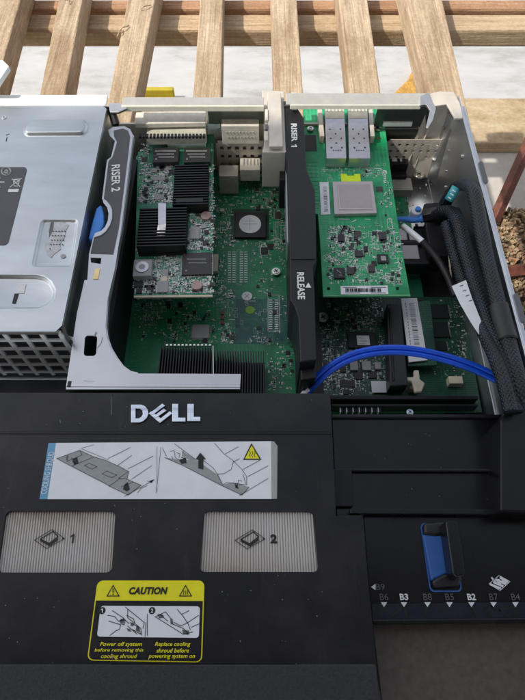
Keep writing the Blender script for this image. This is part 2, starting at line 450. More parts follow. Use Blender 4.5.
def traces(mb, x0, y0, x1, y1, n, z, mat, seed=5, ex=(), w=.00022):
    rd = random.Random(seed)
    for _ in range(n):
        x = rd.uniform(x0, x1); y = rd.uniform(y0, y1); k = rd.randint(3, 8); d = rd.uniform(8, 34); s_ = rd.choice((-1, 1)); e = rd.uniform(3, 12); ver = rd.random() < .6
        for i in range(k):
            o = i*1.1
            if ver: pts = [(x+o, y), (x+o, y+d), (x+o+s_*e, y+d+e*.8), (x+o+s_*e, y+d+e*.8+d*.4)]
            else: pts = [(x, y+o), (x+d, y+o), (x+d+e, y+o+s_*e*.8), (x+d+e+d*.3, y+o+s_*e*.8)]
            pts = [(min(max(a, x0), x1), min(max(b_, y0), y1)) for a, b_ in pts]
            if any(inside(a, b_, ex) for a, b_ in pts): continue
            mb.line(pts, z, w, mat)
def screw(mb, px, py, rpx, z, mat=None):
    mat = mat or NICK
    a = P(px-rpx, py, z); b_ = P(px+rpx, py, z); r = (b_[0]-a[0])/2; x, y = (a[0]+b_[0])/2, a[1]
    mb.cyl(x, y, r, z-.0012, z-.0002, mat, 20); mb.cyl(x, y, r*.72, z-.0002, z+.0004, mat, 20)
    mb.box(x, y, r*.5, r*.12, z+.0004, z+.00046, CHIPD, .6); mb.box(x, y, r*.12, r*.5, z+.0004, z+.00047, CHIPD, .6)
def chip(name, parent, x0, y0, x1, y1, z, h, mat, ang=0, legs=None, dot=False, lines=0, label=None):
    mb = MB(); mb.pb(x0, y0, x1, y1, z, h, mat, ang)
    o = mb.build(name, parent, bevel=.00025, label=label)
    cx, cy, hx, hy = rect(x0, y0, x1, y1, z)
    if legs:
        lg = MB(); c, q = math.cos(ang), math.sin(ang)
        nx = max(3, int(hx/.0005)); ny = max(3, int(hy/.0005))
        for i in range(ny):
            for sg in (-1, 1):
                X, Y = sg*(hx+.0004), -hy*.88+2*hy*.88*i/(ny-1); lg.box(cx+X*c-Y*q, cy+X*q+Y*c, .0006, .0002, z-h, z-h+.0004, SOLD, ang)
        if legs == 4:
            for i in range(nx):
                for sg in (-1, 1):
                    Y, X = sg*(hy+.0004), -hx*.88+2*hx*.88*i/(nx-1); lg.box(cx+X*c-Y*q, cy+X*q+Y*c, .0002, .0006, z-h, z-h+.0004, SOLD, ang)
        lg.build('pins', o)
    if dot or lines:
        pr = MB()
        if dot: pr.pc(x0+(x1-x0)*.14, y1-(y1-y0)*.18, .9, z+.00006, .00004, GREYL, 12)
        for i in range(lines):
            yy = y0+(y1-y0)*(.3+.17*i); xa = x0+(x1-x0)*(.18+.05*i); xb = x1-(x1-x0)*(.2-.02*i)
            t = xa
            while t < xb:
                pr.line([(t, yy), (min(xb, t+1.1), yy)], z+.0001, .0006, GREYL); t += 1.9
        pr.build('print', o)
    return o

# ================================================================== SETTING
g = MB(); g.bx(-8, 8, -6, 12, -.33, -.31, CONC); struct(g.build('ground'))
sh = MB()
ya = P(262, 101, -.295)[1]-.03; 
N = 26
for i in range(N):
    for j in range(8):
        def q(a, b):
            X = -1.4+2.6*a/N; Y = ya+.03+ (1.6)*b/8
            return (X, Y, -.296+.003*math.sin(X*9)+.005*math.sin(Y*9+X*3))
        sh.face([q(i,j), q(i+1,j), q(i+1,j+1), q(i,j+1)], SHEET)
tag(sh.build('plastic_sheet', smooth=True), 'glossy white plastic sheeting lying on the ground seen between the pallet slats', 'plastic sheet')
pw = MB(); yb0 = P(490, 143, -.289)[1]; yb1 = P(490, 98, -.289)[1]
pw.bx(-1.2, 1.4, yb0, yb1, -.3095, -.289, PLY)
tag(pw.build('plywood_board', bevel=.002), 'stained tan plywood board lying on the ground behind the server case', 'wooden board')
ch = MB(); rd = random.Random(3)
yc = P(510, 214, -.304)[1]
ch.bx(.05, 1.6, -.6, yc, -.3099, -.304, CHIPS)
for _ in range(12000):
    X = rd.uniform(.22, .62); Y = rd.uniform(.1, yc+.008); a = rd.uniform(0, 3.1)
    ch.box(X, Y, rd.uniform(.0008,.0042), rd.uniform(.0006,.0022), -.304, -.304+rd.uniform(.001,.009), rd.choice((WOODX, CHIPS, CHIPS, PLY, WOODP)), a)
stuff(ch.build('wood_chips'))

# pallet
pal = thing('pallet', 'weathered softwood pallet whose slats carry the opened server case', 'pallet', (0, .4, -.1))
def slat(xa, ya_, xb, yb_, xc, xd, th=.027):
    # left edge pixels (xa,ya_)-(xb,yb_); right edge xc at the top row, xd at the lower row
    l0, l1 = P(xa, ya_, 0), P(xb, yb_, 0); r0, r1 = P(xc, ya_, 0), P(xd, yb_, 0)
    def ex(p, q, Y): t = (Y-p[1])/(q[1]-p[1]); return (p[0]+(q[0]-p[0])*t, Y)
    m = MB()
    m.prism([ex(l0, l1, -.25), ex(r0, r1, -.25), ex(r0, r1, .72), ex(l0, l1, .72)], -.001-th, -.001, WOODY)
    o = m.build('slat', pal, bevel=.0015)
for a in ((-24, 0, -56, 99, 20, -8), (58, 0, 38, 99, 82, 64), (127, 0, 108, 98, 155, 135), (200, 0, 193, 95, 223, 221),
          (271, 0, 274, 92, 297, 303), (339, 0, 350, 92, 368, 381), (406, 0, 428, 92, 443, 464)): slat(*a)
zt = -.0285
yf = P(262, 29.5, zt)[1]; zb = PV(262, 47.5, yf)[1]; yt = P(262, 13.5, zt)[1]
m = MB(); m.bx(-1.3, 1.5, yf, yt, zb, zt-.0005, WOODX); m.build('stringer', pal, bevel=.003)
m = MB(); yg = yt+.012; zg1 = PV(262, 4.0, yg)[1]; m.bx(-1.3, 1.5, yg, yg+.02, zb, min(zg1, zt-.001), WOODP); m.build('stringer', pal, bevel=.003)
for Y in (.02,): m = MB(); m.bx(-1.3, 1.5, Y, Y+.08, -.11, zt-.0005, WOODX); m.build('stringer', pal, bevel=.003)
for X, Y in ((-.85,.03),(.9,.03),(-.2,.03),(.1,.03),(-.85,.635),(.95,.635)): m = MB(); m.bx(X-.05, X+.05, Y, Y+.045, -.309, min(zb,-.11)-.0005 if Y < .1 else zb-.0005, WOODX); m.build('foot_block', pal, bevel=.002)
# splinters
for x, y in ((117,35),(119,30),(69,2),(140,8)):
    X, Y = P(x, y, .002); a = random.uniform(0, 3)
    m = MB(); m.tube([(X, Y, .0), (X+.004*math.cos(a), Y+.006*math.sin(a), .003), (X+.014*math.cos(a+.4), Y+.014*math.sin(a+.4), .0005)], .0006, WOODX, 5); m.build('splinter', pal)

# yellow block, foam, rusty frame, pale cover corner
m = MB(); m.wall(143, 90, 174, 99, P(158, 99, -.29)[1], .010, YELB); tag(m.build('yellow_block', bevel=.002), 'small yellow block on the ground behind the network card, seen between two slats', 'block')
m = MB(); rd = random.Random(9)
fp = [(392,94),(400,86),(408,78),(414,66),(416,56),(421,62),(424,94)]
zf = -.27
pts = [P(x, y, zf) for x, y in fp]; m.prism(pts, -.30, zf, FOAM)
tag(m.build('foam_lump', bevel=.006, seg=3), 'orange yellow foam lump beside the right slat behind the server', 'foam')
fr = thing('rusty_frame', 'rusty brown steel bar frame standing beside the right side of the server', 'metal frame', (.3, .3, -.134))
def bar(p, q, za, zb_, t0, t1, r_):
    a = Vector((*P(*p, za), za)); b = Vector((*P(*q, zb_), zb_)); d = b-a
    m = MB(); m.tube([a+d*t0, a+d*.3, a+d*.7, a+d*t1], r_, RUST, 4); m.build('bar', fr, bevel=.001)
bar((497,214), (526,150), -.29, -.22, -.12, 1.6, .0095)
bar((508,271), (530,269), -.29, -.29, -.6, 9, .0105)
m = MB(); zc = .10
m.pp([(-60,84),(-3,84),(9,66),(3,60),(-60,60)], zc, .004, CWHITE)
tag(m.build('metal_cover', bevel=.0005), 'pale metal cover corner poking in above the slats at the left', 'metal cover')

# ================================================================== SERVER CASE
XW = .1475; YR = .366; ZT = .086
case = thing('server_case', 'open zinc coated rack server case lying on the pallet', 'server case', (0, .15, 0))
m = MB(); m.bx(-.292, XW, -.22, YR, 0, .0015, ZINC); m.build('floor_pan', case)
m = MB()
m.bx(XW, XW+.0012, -.22, YR, .0015, ZT, ZINC)
m.bx(XW+.0012, XW+.0026, -.22, YR-.012, .0, ZT-.0015, ZINC)
m.bx(XW-.0006, XW+.0032, -.22, YR-.012, ZT-.0015, ZT-.0003, ZINC)
wall = m.build('side_wall', case, bevel=.0005)
# raised long fold, holes, rivets on the inner face of the wall
m = MB(); 
m.bx(XW-.0012, XW, .02, .272, .0018, .034, ZINC); m.build('wall_step', case, bevel=.0006)
m = MB()
for Y, Z, r in ((.318,.070,.0016),(.300,.058,.0012),(.345,.052,.001),(.335,.040,.001),(.325,.033,.001),(.31,.028,.001),(.24,.066,.0014),(.115,.06,.0015),(.10,.07,.0013),(.30,.02,.001)):
    m.tube([(XW-.0014, Y, Z), (XW+.0002, Y, Z)], r, NICK, 12)
m.build('rivets', wall, smooth=False)
for Y in (.175, .285): 
    m = MB(); m.prism([(XW+.0034+.0016*math.cos(t*R(20)), Y+ (.008 if math.sin(t*R(20))>0 else -.008)+.0022*math.sin(t*R(20))) for t in range(18)], ZT-.0006, ZT+.0004, INKG); m.build('slot_opening', wall)
m = MB(); m.bx(.123, XW-.0014, .06, .30, .0018, .0045, BLK); m.bx(.1215, .123, .06, .30, .0018, .0075, ZINC); m.build('floor_shade_strip', case)  # black strip stands in for shade on the floor; zinc strip is the tray edge
# left wall (hidden by the power supply cage but really there)
m = MB(); m.bx(-.2935, -.292, -.22, YR, .0, ZT, ZINC); m.build('side_wall', case, bevel=.0004)
# rear wall and its pierced window areas
m = MB()
m.bx(-.292, XW, YR, YR+.0015, .0015, .060, WARMZ); m.build('rear_wall', case)
# right rear corner: sloping inner gusset
def slab(q, th, mat, name, parent, bev=.0005):
    mm = MB(); f = [Vector((*P(x, y, z), z)) for x, y, z in q]; b = [p+Vector((0, th, 0)) for p in f]
    mm.face(f, mat); mm.face(b[::-1], mat)
    for i in range(4): k = (i+1) % 4; mm.face([f[k], f[i], b[i], b[k]], mat)
    return mm.build(name, parent)
slab([(400,176,.014),(427,178,.014),(452,98,.083),(431,101,.083)], .003, WARMZ, 'corner_panel', case)
slab([(427.2,178,.014),(443,192,.014),(460,106,.083),(452.2,98,.083)], .002, ZINC, 'corner_gusset', case)
for px, py, z in ((448,112,.0735),(443,128,.060),(437,146,.044),(433,160,.032),(452,116,.072)):
    X, Y = P(px, py, z); m = MB(); m.tube([(X, Y-.0012, z), (X, Y+.002, z)], .0011, NICK, 10); m.build('rivet', case)
for (xa, ya, za), (xb, yb, zb_) in (((423,122,.064),(408,164,.027)), ((434,110,.075),(412,176,.014))):
    m = MB(); m.tube([(*P(xa,ya,za), za), (*P(xb,yb,zb_), zb_)], .0009, WARMZ, 6); m.build('pressed_crease', case)
m = MB(); m.prism([P(x, y, ZT) for x, y in ((428,94),(440,91),(454,92),(460,103),(463,118),(455,118),(447,104),(434,106))], ZT-.0016, ZT, WARMZ); m.build('corner_flange', case, bevel=.0004)
# divider between the two card openings
m = MB(); 
m.pp([(262,90),(284,91),(286,150),(288,152),(262,152),(264,145),(266,120),(262,100)], .078, .034, WARMZ)
m.pp([(267,92),(281,93),(283,146),(269,146)], .0825, .003, WARMZ)
m.build('slot_divider', case, bevel=.0006)
m = MB(); m.pb(265, 109, 268, 120, .0835, .003, BEIGE); m.pb(265, 124, 268, 129, .0835, .002, INKG); m.pb(264,131,268,140,.0835,.002, BEIGE); m.build('latch', case, bevel=.0003)
# top rails
m = MB(); m.bx(P(122,101,ZT)[0], P(264,101,ZT)[0], P(200,105,ZT)[1], P(200,97,ZT)[1], ZT-.0012, ZT, RAIL)
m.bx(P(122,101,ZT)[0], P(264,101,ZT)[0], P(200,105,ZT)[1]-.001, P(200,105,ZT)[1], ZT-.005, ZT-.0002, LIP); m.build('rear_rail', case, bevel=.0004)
m = MB(); m.bx(P(286,98,ZT)[0], P(428,98,ZT)[0], P(350,104,ZT)[1], P(350,93,ZT)[1], ZT-.0012, ZT, RAIL)
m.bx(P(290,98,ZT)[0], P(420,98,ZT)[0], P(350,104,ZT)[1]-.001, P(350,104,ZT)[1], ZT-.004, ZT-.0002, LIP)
m.build('rear_rail', case, bevel=.0004)
m = MB(); m.pp([(420,96),(429,92),(432,100),(436,108),(433,120),(428,128),(426,127),(430,110),(426,104),(420,105)], ZT+.0012, .002, NICK); m.build('rail_hook', case, bevel=.0004)
# slot covers facing the camera
Y1 = YR-.004
m = MB(); m.wall(208, 105, 264, 124, Y1, .001, M('cover_steel_dark', (.16,.18,.14), .38, .6, 60, .15)); m.build('slot_cover', case)
OLV = M('slot_cover_steel', (.10,.105,.095), .35, .6, 60, .15, rvar=.06)
m = MB(); m.wall(376, 104, 429, 127, Y1, .001, OLV); m.wall(376, 129, 422, 141, Y1, .001, OLV); m.build('slot_cover', case, bevel=.0002)
m = MB(); m.wall(383, 122.5, 412, 126.5, Y1-.0015, .0014, M('light_slot', (.9,.88,.82), .5)); m.build('slot_lip', case)
# perforated vent areas low on the rear wall
def vent(x0, y0, x1, y1, nx, ny, mat=WARMZ, gap=.42):
    Yp = YR-.008; a = PV(x0, (y0+y1)/2, Yp)[0]; b = PV(x1, (y0+y1)/2, Yp)[0]; z1 = PV((x0+x1)/2, y0, Yp)[1]; z0 = PV((x0+x1)/2, y1, Yp)[1]
    mm = MB(); w = (b-a)/nx; h = (z1-z0)/ny
    for i in range(nx+1): mm.bx(a+w*i-w*(1-gap)/2*.6, a+w*i+w*(1-gap)/2*.6, Yp, Yp+.001, z0, z1, mat)
    for j in range(ny+1): mm.bx(a, b, Yp+.0001, Yp+.0009, z0+h*j-h*(1-gap)/2*.7, z0+h*j+h*(1-gap)/2*.7, mat)
    return mm
vent(219, 144, 286, 176, 9, 4, gap=.12).build('vent_grille', case)
vent(386, 142, 446, 166, 8, 4, gap=.05).build('vent_grille', case)
# ports
m = MB(); m.wall(222, 126, 259, 144, YR-.012, .008, BEIGE)
for i in range(9):
    for j in range(2):
        x = 226+i*3.3+j*1.5; m.wall(x, 132+j*5, x+1.1, 133.3+j*5, YR-.0125, .0006, GREYE)
m.build('serial_port', case, bevel=.0004)
m = MB(); m.pb(219, 165, 238, 176, .034, .02, M('port_shell', (.50,.46,.40), .4, .3)); m.build('network_port', case, bevel=.0004)
m = MB(); m.pb(240, 158, 260, 170, .034, .012, BEIGE)
for i in range(5): m.pb(243+i*3.4, 158.5, 244.6+i*3.4, 165, .0346, .006, SOLD)
m.build('usb_port', case, bevel=.0004)

# ================================================================== MAINBOARD
ZM = .012
mbd = thing('mainboard', 'large green mainboard covering the floor of the server case', 'circuit board', (.01, .2, .0015))
m = MB(); m.bx(-.135, .122, .06, YR-.002, ZM-.0018, ZM, PCB_M); pcb = m.build('board', mbd)
# dull dark storage side of the board lies under the riser side
ex = [(232,209,270,240),(226,246,250,290),(190,322,211,340),(157,343,268,396)]
m = MB()
scatter(m, 215, 180, 292, 250, 330, ZM, 0, ex, 21, .04, 14)
scatter(m, 213, 255, 235, 345, 200, ZM, 0, ex, 22, .05, 8)
scatter(m, 135, 296, 215, 345, 360, ZM, 0, ex, 23, .05, 12)
scatter(m, 250, 236, 300, 390, 240, ZM, 0, ex, 24, .04, 12)
scatter(m, 385, 170, 450, 240, 220, ZM, 0, (), 25, .04, 8); scatter(m, 213, 182, 292, 250, 420, ZM, 0, ex, 26, .02, 20, .5, 1.1); scatter(m, 213, 250, 292, 300, 120, ZM, 0, ex, 27, .02, 8)
stuff(m.build('small_components', mbd))
m = MB()
silk(m, 216, 185, 292, 245, 60, ZM+.0001, ex, 31); silk(m, 140, 296, 292, 345, 90, ZM+.0001, ex, 32)
# footprint outlines with pads
for y in [252+i*2.3 for i in range(14)]:
    for x in (229.5, 234, 241.5, 246): m.line([(x-1.4, y), (x+1.2, y)], ZM+.0001, .0006, SOLD)
m.line([(237,250),(241,250),(241,285),(237,285)], ZM+.0001, .0002, WHITE, True)
for y in [300+i*2.2 for i in range(14)]: m.line([(269,y),(272,y)], ZM+.0001, .0006, SOLD); m.line([(275,y),(278,y)], ZM+.0001, .0006, SOLD)
m.line([(268,295),(279,295),(280,331),(268,331)], ZM+.0001, .0003, WHITE, True)
for i in range(8): m.line([(276+i*.1,222+0),(276+i*.1,243)], ZM+.0001, .0003, WHITE) if i in (0,) else None
m.line([(274,222),(278,222),(278,244),(274,244)], ZM+.0001, .0002, WHITE, True)
m.line([(281,222),(285,222),(285,244),(281,244)], ZM+.0001, .0002, WHITE, True)
m.build('silkscreen', mbd)
PTR = M('copper_trace', (.04,.26,.13), .4, 0, 300, .1)
m = MB(); traces(m, 215, 185, 296, 345, 60, ZM+.00006, PTR, 41, ex); traces(m, 215, 236, 296, 270, 22, ZM+.00007, PTR, 42, ex); m.build('traces', mbd)
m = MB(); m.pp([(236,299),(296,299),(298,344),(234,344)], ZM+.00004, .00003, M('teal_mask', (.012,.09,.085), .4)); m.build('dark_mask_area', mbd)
# big BGA with round label
o = chip('controller_chip', mbd, 235, 212, 266, 237, ZM+.0028, .0026, CHIPD)
m = MB(); c_ = rect(239, 215, 261, 233, ZM+.003); m.cyl(c_[0], c_[1], c_[2], ZM+.0028, ZM+.00295, PAPER, 32, ry=c_[3]); 
m.line([(243,224),(257,224)], ZM+.003, .0003, INKG); m.line([(245,221),(255,221)], ZM+.003, .0002, INKG); m.line([(250,218),(250,230)], ZM+.003, .0002, INKG); m.build('round_sticker', o)
m = MB(); m.pb(231, 209, 269, 240, ZM+.0002, .00015, PCB_D); m.build('chip_outline', mbd)
chip('chip', mbd, 261, 247, 268, 254, ZM+.001, .001, CHIPD, 0, 4)
chip('chip', mbd, 192, 325, 209, 338, ZM+.0012, .001, GREYE, 0, 4, True)
chip('chip', mbd, 275, 212, 281, 218, ZM+.001, .001, CHIP, 0, 4)
m = MB(); screw(m, 276, 271, 4.4, ZM+.003); m.build('screw', mbd)
m = MB(); m.pc(276, 271, 6.5, ZM+.0003, .0002, PCB_R, 24); m.build('screw_pad', mbd)
m = MB(); m.pc(247, 296, 5.2, ZM+.0004, .0003, PAPER, 24); m.line([(245,294),(249,298)], ZM+.0005, .0003, INKG); m.line([(249,294),(245,298)], ZM+.0005, .0003, INKG); m.build('round_sticker', mbd)
m = MB(); m.pc(250, 310, 4.6, ZM+.0004, .0003, M('green_dot', (.20,.42,.03), .5), 24); m.build('round_sticker', mbd, label='small yellow green dot sticker')
for y in (312.5, 317.5, 322.5): m = MB(); m.pb(220.5, y-1.6, 224, y+1.6, ZM+.001, .001, RED); m.build('light_emitting_diode', mbd)
m = MB(); m.pb(213, 254, 218, 271, ZM+.004, .004, CREAM); m.build('connector', mbd, bevel=.0003)
m = MB()
for x, y in ((272,196),(268,200),(283,196),(287,206),(222,210),(214,232)): m.pc(x, y, 2.2, ZM+.004, .004, NICK, 14)
m.build('capacitors', mbd)
# black heatsinks on the processor voltage side
def heatsink(x0, y0, x1, y1, z, h, n, name='heatsink', along='Y', parent=None, base=.0015, ang=0):
    mm = MB(); cx, cy, hx, hy = rect(x0, y0, x1, y1, z); mm.box(cx, cy, hx, hy, z-h, z-h+base, HEAT, ang)
    c, q = math.cos(ang), math.sin(ang)
    for i in range(n):
        t = -1+2*(i+.5)/n
        if along == 'Y': X, Y, a, b = hx*t, 0, hx/n*.38, hy
        else: X, Y, a, b = 0, hy*t, hx, hy/n*.42
        mm.box(cx+X*c-Y*q, cy+X*q+Y*c, a, b, z-h+base, z, HEAT, ang)
    return mm
heatsink(157, 346, 213, 400, .040, .024, 20, base=.003).build('heatsink', mbd)
heatsink(215, 351, 265, 400, .036, .020, 19, base=.003).build('heatsink', mbd)
m = MB()
for i in range(12): m.pb(166+i*3.9, 344, 168+i*3.9, 345.6, .0405, .001, NICK)
m.line([(213,346),(213.6,400)], .0404, .0005, NICK); m.build('fin_edge', mbd)
# vertical black riser connector behind left arm
m = MB(); m.bx(-.104, -.098, .15, .335, ZM, .052, BLK); m.bx(-.125, -.104, .12, .345, ZM, .020, BLK); m.build('riser_socket', mbd)
m = MB(); m.bx(.026, .040, .14, .33, ZM, .030, BLK); m.build('riser_socket', mbd)
# upright black power connector and other connectors under the rear right
m = MB(); m.pb(388, 156, 408, 164, .032, .02, BLK); m.pb(392,157,397,161,.0325,.004,WHITE); m.pb(400,157,402,161,.0325,.004,WHITE); m.pb(388, 165, 406, 176, .024, .012, BLK); m.build('usb_port', mbd, bevel=.0003)
m = MB(); m.pb(388, 178, 412, 190, .020, .008, M('clear_plastic', (.38,.37,.35), .25), 0); m.build('socket', mbd, bevel=.0003)
m = MB(); screw(m, 419, 174, 5.5, .018); m.build('screw', mbd)

# ================================================================== STORAGE CARD (right front)
ZS = .020
sc_ = thing('storage_card', 'dark green storage controller card under the blue flat cable', 'circuit board', (.07, .18, ZM))
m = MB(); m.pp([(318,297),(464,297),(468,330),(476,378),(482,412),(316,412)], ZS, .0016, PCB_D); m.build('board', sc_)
exs = [(346,330,378,350),(386,296,430,392),(372,379,394,395),(316,308,332,324)]
m = MB(); scatter(m, 320, 320, 386, 395, 620, ZS, 0, exs, 51, .06, 16, .3, .9); scatter(m, 430, 340, 466, 376, 90, ZS, 0, exs, 52, .03, 4)
scatter(m, 325, 298, 386, 330, 170, ZS, 0, exs, 53, .04, 8); scatter(m, 440, 300, 468, 340, 60, ZS, 0, exs, 54, .02, 4)
stuff(m.build('small_components', sc_))
m = MB(); silk(m, 322, 300, 386, 395, 90, ZS+.0001, exs, 55)
m.line([(345,329),(379,329),(380,351),(345,351)], ZS+.0001, .0002, GREYL, True); m.line([(324,335),(331,335),(331,348),(324,348)], ZS+.0001, .0003, GREYL, True); m.build('silkscreen', sc_)
o = chip('raid_chip', sc_, 348, 332, 376, 347.5, ZS+.002, .002, CHIPD)
m = MB(); m.pb(357, 335.5, 369.5, 345, ZS+.0022, .0001, PAPER); m.line([(359,338),(366,338)], ZS+.0023, .0003, INKG); m.line([(360,341),(367,341)], ZS+.0023, .0003, INKG); m.line([(360,343.5),(365,343.5)], ZS+.0023, .0002, INKG); m.build('sticker', o)
for x0, y0, x1, y1 in ((350,361,358,370),(362,361,371,370),(375,362,381,369)): chip('coil', sc_, x0, y0, x1, y1, ZS+.003, .003, GREYE)
for x0, y0, x1, y1 in ((354,372,363,379),(368,371,377,378),(340,366,346,372),(340,380,355,387),(381,344,387,350),(434,352,440,358)): chip('chip', sc_, x0, y0, x1, y1, ZS+.001, .001, CHIPD, 0, 2)
for x0, y0, x1, y1 in ((430,304,449,318),(430,322,449,337),(430,341,447,350),(408,300,428,303)): chip('memory_chip', sc_, x0, y0, x1, y1, ZS+.0012, .001, M('chip_green', (.012,.022,.018), .4), 0, 2, lines=0)
m = MB(); screw(m, 323, 317, 5.6, ZS+.004); m.build('screw', sc_)
m = MB(); m.pb(371.5, 381, 390, 392.5, ZS+.0022, .0003, PAPER); m.build('sticker', sc_, label='small plain white sticker')
m = MB(); m.pb(449, 376, 463, 383.5, ZS+.006, .006, CREAM); m.build('connector', sc_, bevel=.0004)
m = MB(); m.pb(410, 386, 420, 389, ZS+.006, .006, CREAM); m.build('connector', sc_, bevel=.0004)
m = MB(); m.pp([(431,328),(433,331),(431,333),(428,334)], ZS+.002, .001, CREAM); m.build('jumper', sc_)
# front black ledge of the card with ribs and a shiny screw
m = MB(); m.pb(330, 396, 478, 399, ZS+.010, .010, BLK); m.pb(332, 404, 478, 406, ZS+.008, .008, BLK)
for i in range(20): m.pb(340+i*2.1, 407, 341+i*2.1, 412, ZS+.006, .004, SOLD if i%3==0 else CHIPD)
m.build('edge_socket', sc_)
m = MB(); screw(m, 410, 412, 3.4, ZS+.012, CHROME); m.build('screw', sc_)
# rows of memory chips further right in shadow
# memory module
ZMM = .034
mm_ = thing('memory_module', 'slim black module with a tilted white barcode label, under the blue cable', 'memory module', (.105, .18, ZS))
m = MB(); m.pp([(387,304),(401,304),(408,385),(390,386)], ZMM, .012, CHIPD); m.pp([(389,308),(391,308),(395,380),(393,381)], ZMM+.001, .001, BLK); mo = m.build('body', mm_, bevel=.0006)
m = MB(); m.pp([(401,298.5),(417,298),(427.5,360),(409,362)], ZMM-.002, .001, PAPER); lb = m.build('label', mm_)
m = MB(); rd = random.Random(6)
y = 304
while y < 345:
    t = (y-298)/62; xa = 404+8*t; xb = 407.5+8.5*t; m.line([(xa+4.5, y), (xb+5.5, y)], ZMM-.0019, rd.uniform(.0002,.0006), INK); y += rd.uniform(1.0, 2.2)
y = 303
while y < 350:
    t = (y-298)/62; m.line([(405+7.5*t, y), (405+7.5*t+.1, y+rd.uniform(.8,2))], ZMM-.0019, .0005, INKG); y += 3.1
ptext(m, 'S', 412, 346, 417, 353, ZMM-.0019, INK, rot=R(-90), bold=.02)
m.build('print', lb)
m = MB(); m.pp([(404,377),(414,377),(414,370),(419,370),(420,379),(425,383),(422,391),(415,392),(412,381),(404,380)], ZMM-.002, .003, CREAM); m.build('clip', mm_, bevel=.0006)
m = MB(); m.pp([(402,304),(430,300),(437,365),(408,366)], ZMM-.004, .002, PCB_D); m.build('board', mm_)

# metal clad connectors between the fibre card and the cables
for i, (x0, y0, x1, y1) in enumerate(((398,228,415,243),(403,246,422,262))):
    pass
cn = thing('cable_connectors', 'two metal clad sockets beside the fibre channel card, joined by a black holder', 'connector', (.09, .25, ZM))
for x0, y0, x1, y1 in ((397,228,407,240),(409,231,417,240),(402,244,419,259)):
    m = MB(); m.pb(x0, y0, x1, y1, .030, .012, LTPINK); m.build('socket', cn, bevel=.0006)
m = MB(); m.pb(394, 240, 428, 244, .031, .013, BLK); m.pb(398, 260, 430, 264, .031, .013, BLK); m.pb(417, 226, 432, 262, .028, .012, BLK); m.build('holder', cn, bevel=.0005)

# ================================================================== NETWORK CARD (left)
ZL = .050
pA = P(212.5, 294, ZL); pB = P(213.5, 140, ZL)
AL = -math.atan2(pB[0]-pA[0], pB[1]-pA[1])*.9
nc = thing('network_card', 'green network card with two black finned heatsinks beside the riser arm', 'expansion card', (-.07, .28, ZM))
m = MB(); m.pp([(134,295.5),(212.5,294.5),(213.5,140),(214,126),(147,124),(146,150),(138,152)], ZL, .0016, PCB_L); m.build('board', nc)
m = MB(); m.pp([(134,297.3),(212.5,296.5),(212.5,294.7),(134,295.7)], ZL+.0001, .0015, CREAM); m.build('board_edge', nc)
exl = [(150,145,182,165),(182,145,214,165),(172,164,210,207),(136,203,188,250),(131,256,153,278),(180,250,214,276),(140,110,214,144)]
def edl(x, y): return x > 140-(y-150)*.04+1 or False
m = MB(); scatter(m, 134, 144, 214, 293, 1500, ZL, AL, exl, 61, .05, 26, .4, 1.05, edl); scatter(m, 134, 144, 214, 293, 1100, ZL, AL, exl, 66, 0, None, .6, 1.2, edl); stuff(m.build('small_components', nc))
m = MB(); silk(m, 140, 146, 212, 292, 150, ZL+.0001, exl, 62); m.build('silkscreen', nc)
# rear port block
m = MB(); m.pp([(136,112),(206,110.5),(206,122.5),(134,124)], .070, .004, BEIGE); m.build('port_block', nc, bevel=.0006)
m = MB(); m.pp([(148,122),(206,121),(206,135),(146,137)], .064, .008, CLEARP); m.build('port_housing', nc, bevel=.0006)
m = MB()
for i in range(19): m.pb(139+i*3.55, 133.6, 141+i*3.55, 136.6, .0645, .002, CHIPD)
m.build('port_contacts', nc)
m = MB(); m.pb(167, 136.8, 205, 141.6, .057, .007, WHITE); m.build('label_strip', nc)
m = MB(); m.pp([(206,108),(222,106),(220,128),(208,134)], .060, .001, M('bracket_dark', (.20,.24,.19), .4, .7)); m.build('bracket', nc)
for x0, x1 in ((153,178.5), (184,210.5)):
    o = chip('transformer', nc, x0, 147.5, x1, 162, ZL+.0045, .0045, CHIP, AL)
    pm = MB(); 
    for k, (a, b, yy) in enumerate(((2.5, 22, 151), (4, 20.5, 154), (6, 20, 157))):
        t = x0+a
        while t < x0+b: pm.line([(t, yy), (t+1.2, yy)], ZL+.0046, .0008, WHITE); t += 1.7
    pm.pc(x0+3, 159, .8, ZL+.0047, .0001, WHITE, 10); pm.build('print', o)
m = MB(); m.pc(140.5, 157.5, 4.6, ZL+.0002, .0018, PCB_L, 20, .5); m.build('screw_tab', nc)
# heatsinks
def fins(x0, y0, x1, y1, n, ang, z, h, cham=0):
    mm = heatsink(x0, y0, x1, y1, z, h, n, along='X', ang=ang, base=.002); return mm
fins(173.5, 164, 208, 205, 16, AL, ZL+.0095, .009).build('heatsink', nc)
m = MB(); m.pb(176, 198, 203, 202, ZL+.0098, .0006, CHIPD, AL); m.build('heatsink_groove', nc)
h2 = fins(138, 207, 186, 246.5, 14, AL, ZL+.0105, .010).build('heatsink', nc)
m = MB()
zz = ZL+.0112
m.pp([(158,203),(166,203),(166,224),(158,225)], zz, .0006, TIN); m.build('spring_clip', nc, bevel=.0002)
m = MB(); m.face([(*P(158,225,zz), zz), (*P(155,244,zz-.004), zz-.004), (*P(164,246,zz-.004), zz-.004), (*P(166,224,zz), zz)], NICK)
m.face([(*P(155,244,zz-.004), zz-.004), (*P(156,249,zz-.008), zz-.0085), (*P(163,250,zz-.008), zz-.0085), (*P(164,246,zz-.004), zz-.004)], NICK); m.build('clip_end', nc)
m = MB(); m.pc(159, 250, 3.6, ZL+.001, .001, GOLD, 16, .5); m.build('clip_anchor', nc)
